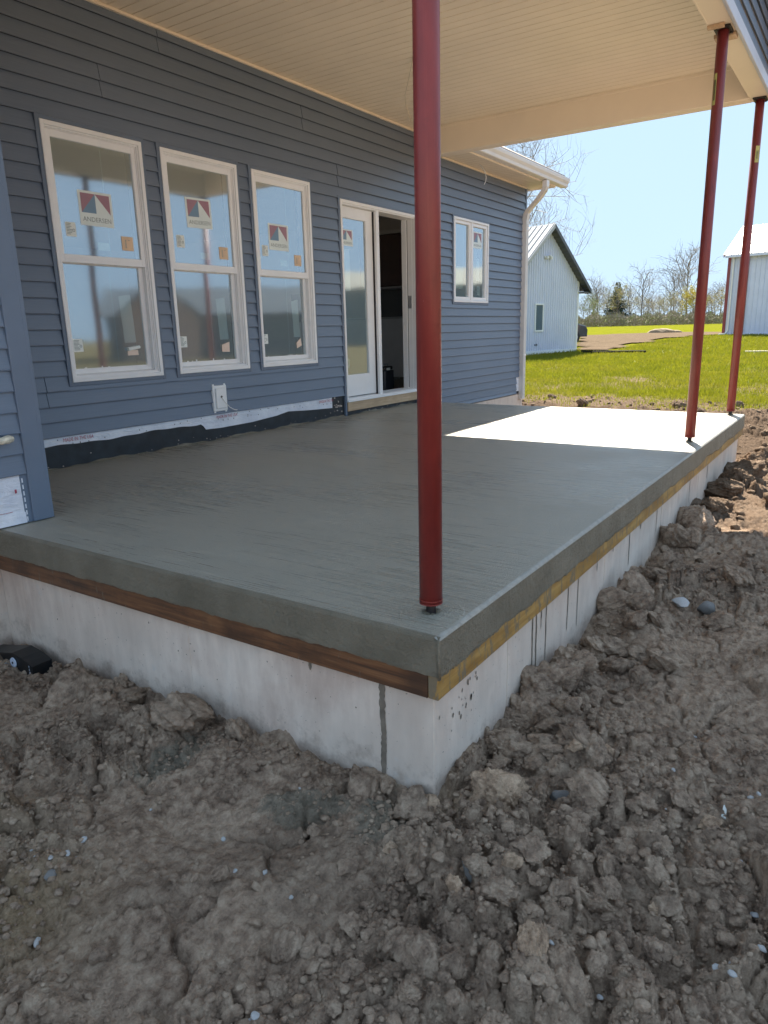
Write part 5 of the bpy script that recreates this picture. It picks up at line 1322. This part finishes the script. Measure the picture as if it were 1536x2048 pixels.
m.face(rows[0]); m.face(rows[-1][::-1]); bd = loc(m.build('body', CARPAINT, c_, smooth=True))
for x in (-3.5,-.85):
    for yv in (-.80,.80):
        m = MB(); m.tube([(x,yv-.1,.33),(x,yv+.1,.33)],.33,20); wh = loc(m.build('wheel', DARKGAP, c_)); m = MB(); m.tube([(x,yv-.105,.33),(x,yv+.105,.33)],.19,14); m.build('rim', GALV, wh)
for yv in (-.62,.62): m = MB(); m.bevbox(-.06,.012,yv-.18,yv+.18,.66,.80,.02); loc(m.build('headlight', GALV, c_))
m = MB(); m.face([(-2.6,-.83,1.08),(-.75,-.83,1.08),(-1.35,-.80,1.42),(-2.6,-.80,1.40)]); m.face([(-.58,-.68,1.12),(-.58,.68,1.12),(-1.22,.64,1.49),(-1.22,-.64,1.49)]); loc(m.build('window', DARKGAP, c_))

# ------------------------------------------------------------------ trees
BARK = mat_simple('tree_bark', (0.17,0.142,0.115), .9, .25, 4, .4, 20); TWIG = mat_simple('twig', (0.235,0.20,0.165), .9, .2, 2)  # twigs lightened, distance haze put into their colour
BUDY = mat_simple('spring_buds', (0.42,0.37,0.13), .8, .35, .5); BUDG = mat_simple('young_leaves', (0.22,0.27,0.07), .8, .35, .5); NEEDLE = mat_simple('conifer_needles', (0.030,0.052,0.024), .85, .4, .8); BLOOM = mat_simple('yellow_bloom', (0.50,0.42,0.04), .8, .2, .5)
BRUSHM = mat_simple('brush', (0.24,0.205,0.155), .9, .3, .35)  # brush colour lightened to stand in for distance haze
def tree_mesh(seed, h, spread, levels, kids, leaf=0, leafsize=.1, droop=0.0, r0=None, lean=.05):
    r = np.random.default_rng(seed); segs = []; tips = []
    def grow(p, d, L, rad, lev):
        n = 4 if lev == 0 else 3; pts = [p]
        for i in range(n):
            d = d + r.normal(0, .05+.035*lev, 3) + np.array([0,0,.07-droop*lev]); d /= np.linalg.norm(d)
            p2_ = pts[-1]+d*L/n; pts.append(p2_)
        for i in range(n):
            segs.append((pts[i], pts[i+1], rad*(1-.55*i/n), rad*(1-.55*(i+1)/n), lev))
        if lev >= levels: tips.extend(pts[1:]); return
        k = kids[lev]
        for j in range(k):
            t = (.28+.72*(j+.5)/k) if lev == 0 else r.uniform(.25,1.0)
            i = min(n-1, int(t*n)); b = pts[i]+(pts[i+1]-pts[i])*(t*n-i)
            a = r.uniform(0, 2*np.pi) if lev else j*2.4+r.uniform(-.4,.4)
            perp = np.cross(d, [math.cos(a), math.sin(a), .3]); perp /= np.linalg.norm(perp)+1e-9
            nd = d*(.55 if lev else .75)+perp*spread*(1.0 if lev else .95); nd /= np.linalg.norm(nd)
            ln = L*((.62-.30*t) if lev == 0 else .60)*r.uniform(.75,1.2)
            grow(b, nd, ln, rad*(.42 if lev == 0 else .5), lev+1)
    grow(np.zeros(3), np.array([r.normal(0,lean), r.normal(0,lean), 1.0]), h, r0 or h*.016, 0)
    T = MB(); C = MB()
    for a, b, ra, rb, lev in segs:
        q_ = T if lev == 0 else C; n = 7 if lev == 0 else 3
        q_.tube([tuple(a), tuple(b)], [max(ra,.006), max(rb,.005)], n, False)
    C.mi = 1
    if leaf:
        tp = np.array(tips)
        for i in range(leaf):
            c = tp[r.integers(len(tp))]+r.normal(0,leafsize*1.2,3); u = r.normal(size=3); u /= np.linalg.norm(u); w_ = np.cross(u, r.normal(size=3)); w_ /= np.linalg.norm(w_)+1e-9
            s = leafsize*r.uniform(.5,1.2); C.face([c+u*s, c-u*s*.5+w_*s*.5, c-u*s*.5-w_*s*.5])
    def to_me(q_, nm, mats):
        me = bpy.data.meshes.new(nm); me.from_pydata(q_.v,[],q_.f)
        for x in mats: me.materials.append(x)
        if len(mats)>1: me.polygons.foreach_set('material_index', q_.m)
        return me
    return T, C, to_me
KIND = {}
def make_kind(key, leafmat, **k):
    T, C, f = tree_mesh(**k); KIND[key] = (f(T,'trunk',[BARK]), f(C,'crown',[TWIG, leafmat]))
make_kind('bare0', BUDY, seed=1, h=9, spread=.75, levels=3, kids=[14,5,4], leaf=500, leafsize=.07)
make_kind('bare1', BUDY, seed=2, h=9, spread=.60, levels=3, kids=[16,5,4], leaf=200, leafsize=.06)
make_kind('bud0', BUDY, seed=3, h=7.5, spread=.9, levels=3, kids=[13,5,4], leaf=1700, leafsize=.13)
make_kind('bud1', BUDG, seed=4, h=7, spread=.9, levels=3, kids=[13,5,4], leaf=1500, leafsize=.13)
make_kind('tall', BUDY, seed=5, h=12.5, spread=.55, levels=3, kids=[14,6,4], leaf=260, leafsize=.07)
make_kind('bloom', BLOOM, seed=6, h=5.5, spread=1.0, levels=3, kids=[12,5,4], leaf=3200, leafsize=.16)
make_kind('big', BUDY, seed=7, h=13, spread=.85, levels=4, kids=[19,6,5,4], leaf=160, leafsize=.04, r0=.17)
def conifer(seed, h):
    r = np.random.default_rng(seed); T = MB(); C = MB()
    T.tube([(0,0,0),(0,0,h*.5),(0,0,h)],[h*.02,h*.012,.01],7)
    z = h*.10
    while z < h*.99:
        R_ = (h-z)*.46+.12
        for k in range(int(7+R_*3)):
            a = r.uniform(0,6.283); Lr = R_*r.uniform(.6,1.15); d = np.array([math.cos(a),math.sin(a),0])
            for j in range(max(3,int(Lr*7))):
                t = (j+r.uniform(0,1))/max(3,int(Lr*7)); p = d*Lr*t+np.array([0,0,z-.22*Lr*t+.10*Lr*t*t]); s = .46*(1.1-.5*t)
                side_ = np.cross(d,[0,0,1])*(r.uniform(-1,1)); e = d*.8+side_+np.array([0,0,-.25+r.uniform(-.2,.2)]); e /= np.linalg.norm(e); f = np.cross(e,r.normal(size=3)); f /= np.linalg.norm(f)
                C.face([p, p+e*s+f*s*.34, p+e*s-f*s*.34])
        z += h*.028
    me1 = bpy.data.meshes.new('trunk'); me1.from_pydata(T.v,[],T.f); me1.materials.append(BARK)
    me2 = bpy.data.meshes.new('crown'); me2.from_pydata(C.v,[],C.f); me2.materials.append(NEEDLE); return me1, me2
KIND['fir'] = conifer(11, 8.5)
def plant(key, px, depth, sc, lab, grp=None, name='bare_tree', cat='tree', dz=0, sxy=1.0):
    p = at_depth(px, 650, depth); t = thing(name, lab, cat, (p.x,p.y,zat(p.x,p.y)-.1+dz), grp)
    t.rotation_euler = (0,0,random.uniform(0,6.28)); t.scale = (sc*sxy,sc*sxy,sc)
    for nm, me in zip(('trunk','crown'), KIND[key]):
        o = bpy.data.objects.new(nm, me); COL.objects.link(o); o.parent = t
plant('big', 1000, 50, .78, 'large bare tree rising behind the house roof and gutter', name='bare_tree')
plant('fir', 1232, 140, 1.0, 'dark conifer in the far tree line, right of the gabled barn', name='conifer_tree')
plant('bud0', 1227, 132, .80, 'yellow-green budding tree in front of the dark conifer', name='budding_tree')
plant('tall', 1372, 150, .98, 'tallest bare tree of the far tree line, left of the middle red post', name='bare_tree')
plant('bare1', 1345, 145, 1.0, 'bare tree just left of the tallest one in the far tree line', name='bare_tree')
plant('bloom', 1387, 136, .95, 'bright yellow shrub tree against the left side of the middle red post', name='blossoming_tree')
plant('bare0', 1281, 141, .98, 'bare tree standing taller than its neighbours midway along the far tree line')
plant('bare1', 1197, 143, .85, 'slender bare tree left of the dark conifer, by the barn eave')
plant('bud1', 1176, 128, .62, 'low green-leaved tree beside the gabled barn in the far tree line', name='budding_tree')
plant('bud1', 1186, 135, .55, 'small green-leaved tree second from the gabled barn', name='budding_tree')
GB = ('bare grey-brown tree in the far tree line','bare trees of the far tree line'); GY_ = ('pale yellow budding tree in the far tree line','budding trees of the far tree line')
for px in (1166,1183,1210,1262,1293,1308,1325,1358,1411,1426,1440,1460,1485,1515):
    plant(random.choice(['bare0','bare1']), px+random.uniform(-3,3), random.uniform(136,158), random.uniform(.52,.80), *GB, sxy=random.uniform(.9,1.2))
for px in (1214,1258,1290,1312,1332,1354,1399,1422,1470,1510):
    plant('bud0', px+random.uniform(-3,3), random.uniform(130,150), random.uniform(.48,.74), *GY_, name='budding_tree', sxy=random.uniform(1,1.25))
# undergrowth along the tree line
V = []; F = []; r = np.random.default_rng(17); n = 46000
pxs = r.uniform(1150,1560,n); dep = r.uniform(126,156,n); hh = np.abs(r.normal(0,1,n))*1.1+.2*np.abs(vnoise(pxs*.05,pxs*0,3))*6
P0 = np.array([list(CAM+dirv(a,650)*float(b)) for a, b in zip(pxs, dep)]); zz = H0(P0[:,0],P0[:,1])
env = 1.5+1.0*vnoise(pxs*.045,pxs*0+4,8); hh = np.clip(r.uniform(0,1,n)**1.4*env*1.3,0,4.0)
u = r.normal(size=(n,3)); u[:,2] = np.abs(u[:,2])*1.3; u /= np.linalg.norm(u,axis=1)[:,None]; w_ = np.cross(u, r.normal(size=(n,3))); w_ /= np.linalg.norm(w_,axis=1)[:,None]
s = r.uniform(.15,.55,n)[:,None]; c = np.stack([P0[:,0],P0[:,1],zz+hh],-1)
V = np.concatenate([c-u*s, c+u*s+w_*s*.09, c+u*s-w_*s*.09]); F = np.stack([np.arange(n),np.arange(n)+n,np.arange(n)+2*n],-1)
me = grid_mesh('undergrowth', V, F); me.materials.append(BRUSHM); me.materials.append(BUDG); me.materials.append(TWIG)
me.polygons.foreach_set('material_index', r.choice([0,0,0,2,1],n).astype(np.int32))
o = link('undergrowth', me, kind='stuff'); tag(o, 'tangled brown brush along the foot of the far tree line', 'undergrowth')
# wire line before the trees
t = thing('wire_fence', 'thin wire line on posts before the far tree line', 'fence', tuple(at_depth(1300,648,118)))
WIREG = mat_simple('grey_wire', (0.25,0.24,0.23), .6, .1, 2)
pts = [at_depth(px,650,118) for px in range(1150,1520,24)]
for p in pts:
    z = zat(p.x,p.y); m = MB(); m.tube([(p.x,p.y,z-.2),(p.x,p.y,z+2.5)],.035,6); m.build('post', BARK, t)
for hgt in (2.35,1.7):
    m = MB(); m.tube([(p.x,p.y,zat(p.x,p.y)+hgt) for p in pts],.02,4); m.build('wire', WIREG, t)

# ------------------------------------------------------------------ grass
def mat_grass():
    m, nt, N, L, b = new_mat('grass'); vec = mapping(nt,(1,1,1))
    a = noise(nt, vec, .5, 5, .7); d = noise(nt, vec, 40, 2, .6)
    c = mixc(nt, .5, ramp(nt,a,[(.3,(0.1155,0.1418,0.0063)),(.5,(0.2048,0.2152,0.0095)),(.7,(0.2783,0.2363,0.0368))]), ramp(nt,d,[(.3,(0.1050,0.1313,0.0063)),(.55,(0.2152,0.2226,0.0105)),(.75,(0.3045,0.2520,0.0630))]))
    L.new(c, b.inputs['Base Color']); setp(b, Roughness=.55, Specular_IOR_Level=.3)
    out = N['Material Output']; ts = N.new('ShaderNodeBsdfTranslucent'); L.new(c, ts.inputs[0]); mx = N.new('ShaderNodeMixShader'); mx.inputs[0].default_value = .35
    L.new(b.outputs[0], mx.inputs[1]); L.new(ts.outputs[0], mx.inputs[2]); L.new(mx.outputs[0], out.inputs['Surface']); return m
GRASS = mat_grass()
r = np.random.default_rng(29); n = 260000
dd = 12.5*(62/12.5)**r.uniform(0,1,n)                      # nearer ground gets more blades
lat = r.uniform(.10,.62,n)
X = CAM.x+dd*(.828+0*lat)+(lat*dd)*RT.x; Y = CAM.y+dd*.561+(lat*dd)*RT.y
gk = 1-dirtmask(X,Y); pt = sstep(-.5,.5,fbm(X*.22,Y*.35,77,3)+.25); gk = gk*np.clip(.25+.75*pt+sstep(18,26,X)*.5,0,1)*(.35+.65*sstep(-.3,.3,fbm(X*1.3,Y*1.3,78,2)))
P_ = np.array([(p.x,p.y) for p in a_]); ins_ = np.zeros(n,bool)
for i in range(len(P_)):
    (xa,ya),(xb,yb) = P_[i],P_[(i+1)%len(P_)]
    ins_ ^= ((ya > Y) != (yb > Y)) & (X < (xb-xa)*(Y-ya)/(yb-ya+1e-12)+xa)
ok = (r.uniform(0,1,n) < gk) & ~ins_
X, Y, dd = X[ok], Y[ok], dd[ok]; n = len(X); Z = H(X,Y)
a = r.uniform(0,6.283,n); h = r.uniform(.03,.10,n)*(1+.012*dd); wd = (.0035+.00033*dd)*r.uniform(.7,1.3,n); ln = r.normal(0,.45,(n,2))*h[:,None]
ax, ay = np.cos(a)*wd, np.sin(a)*wd
V = np.concatenate([np.stack([X-ax,Y-ay,Z-.01],-1),np.stack([X+ax,Y+ay,Z-.01],-1),np.stack([X+ln[:,0],Y+ln[:,1],Z+h],-1)])
me = grid_mesh('grass', V, np.stack([np.arange(n),np.arange(n)+n,np.arange(n)+2*n],-1)); me.materials.append(GRASS)
o = link('grass', me, kind='stuff'); tag(o, 'bright spring grass of the lawn and field beyond the slab', 'grass')
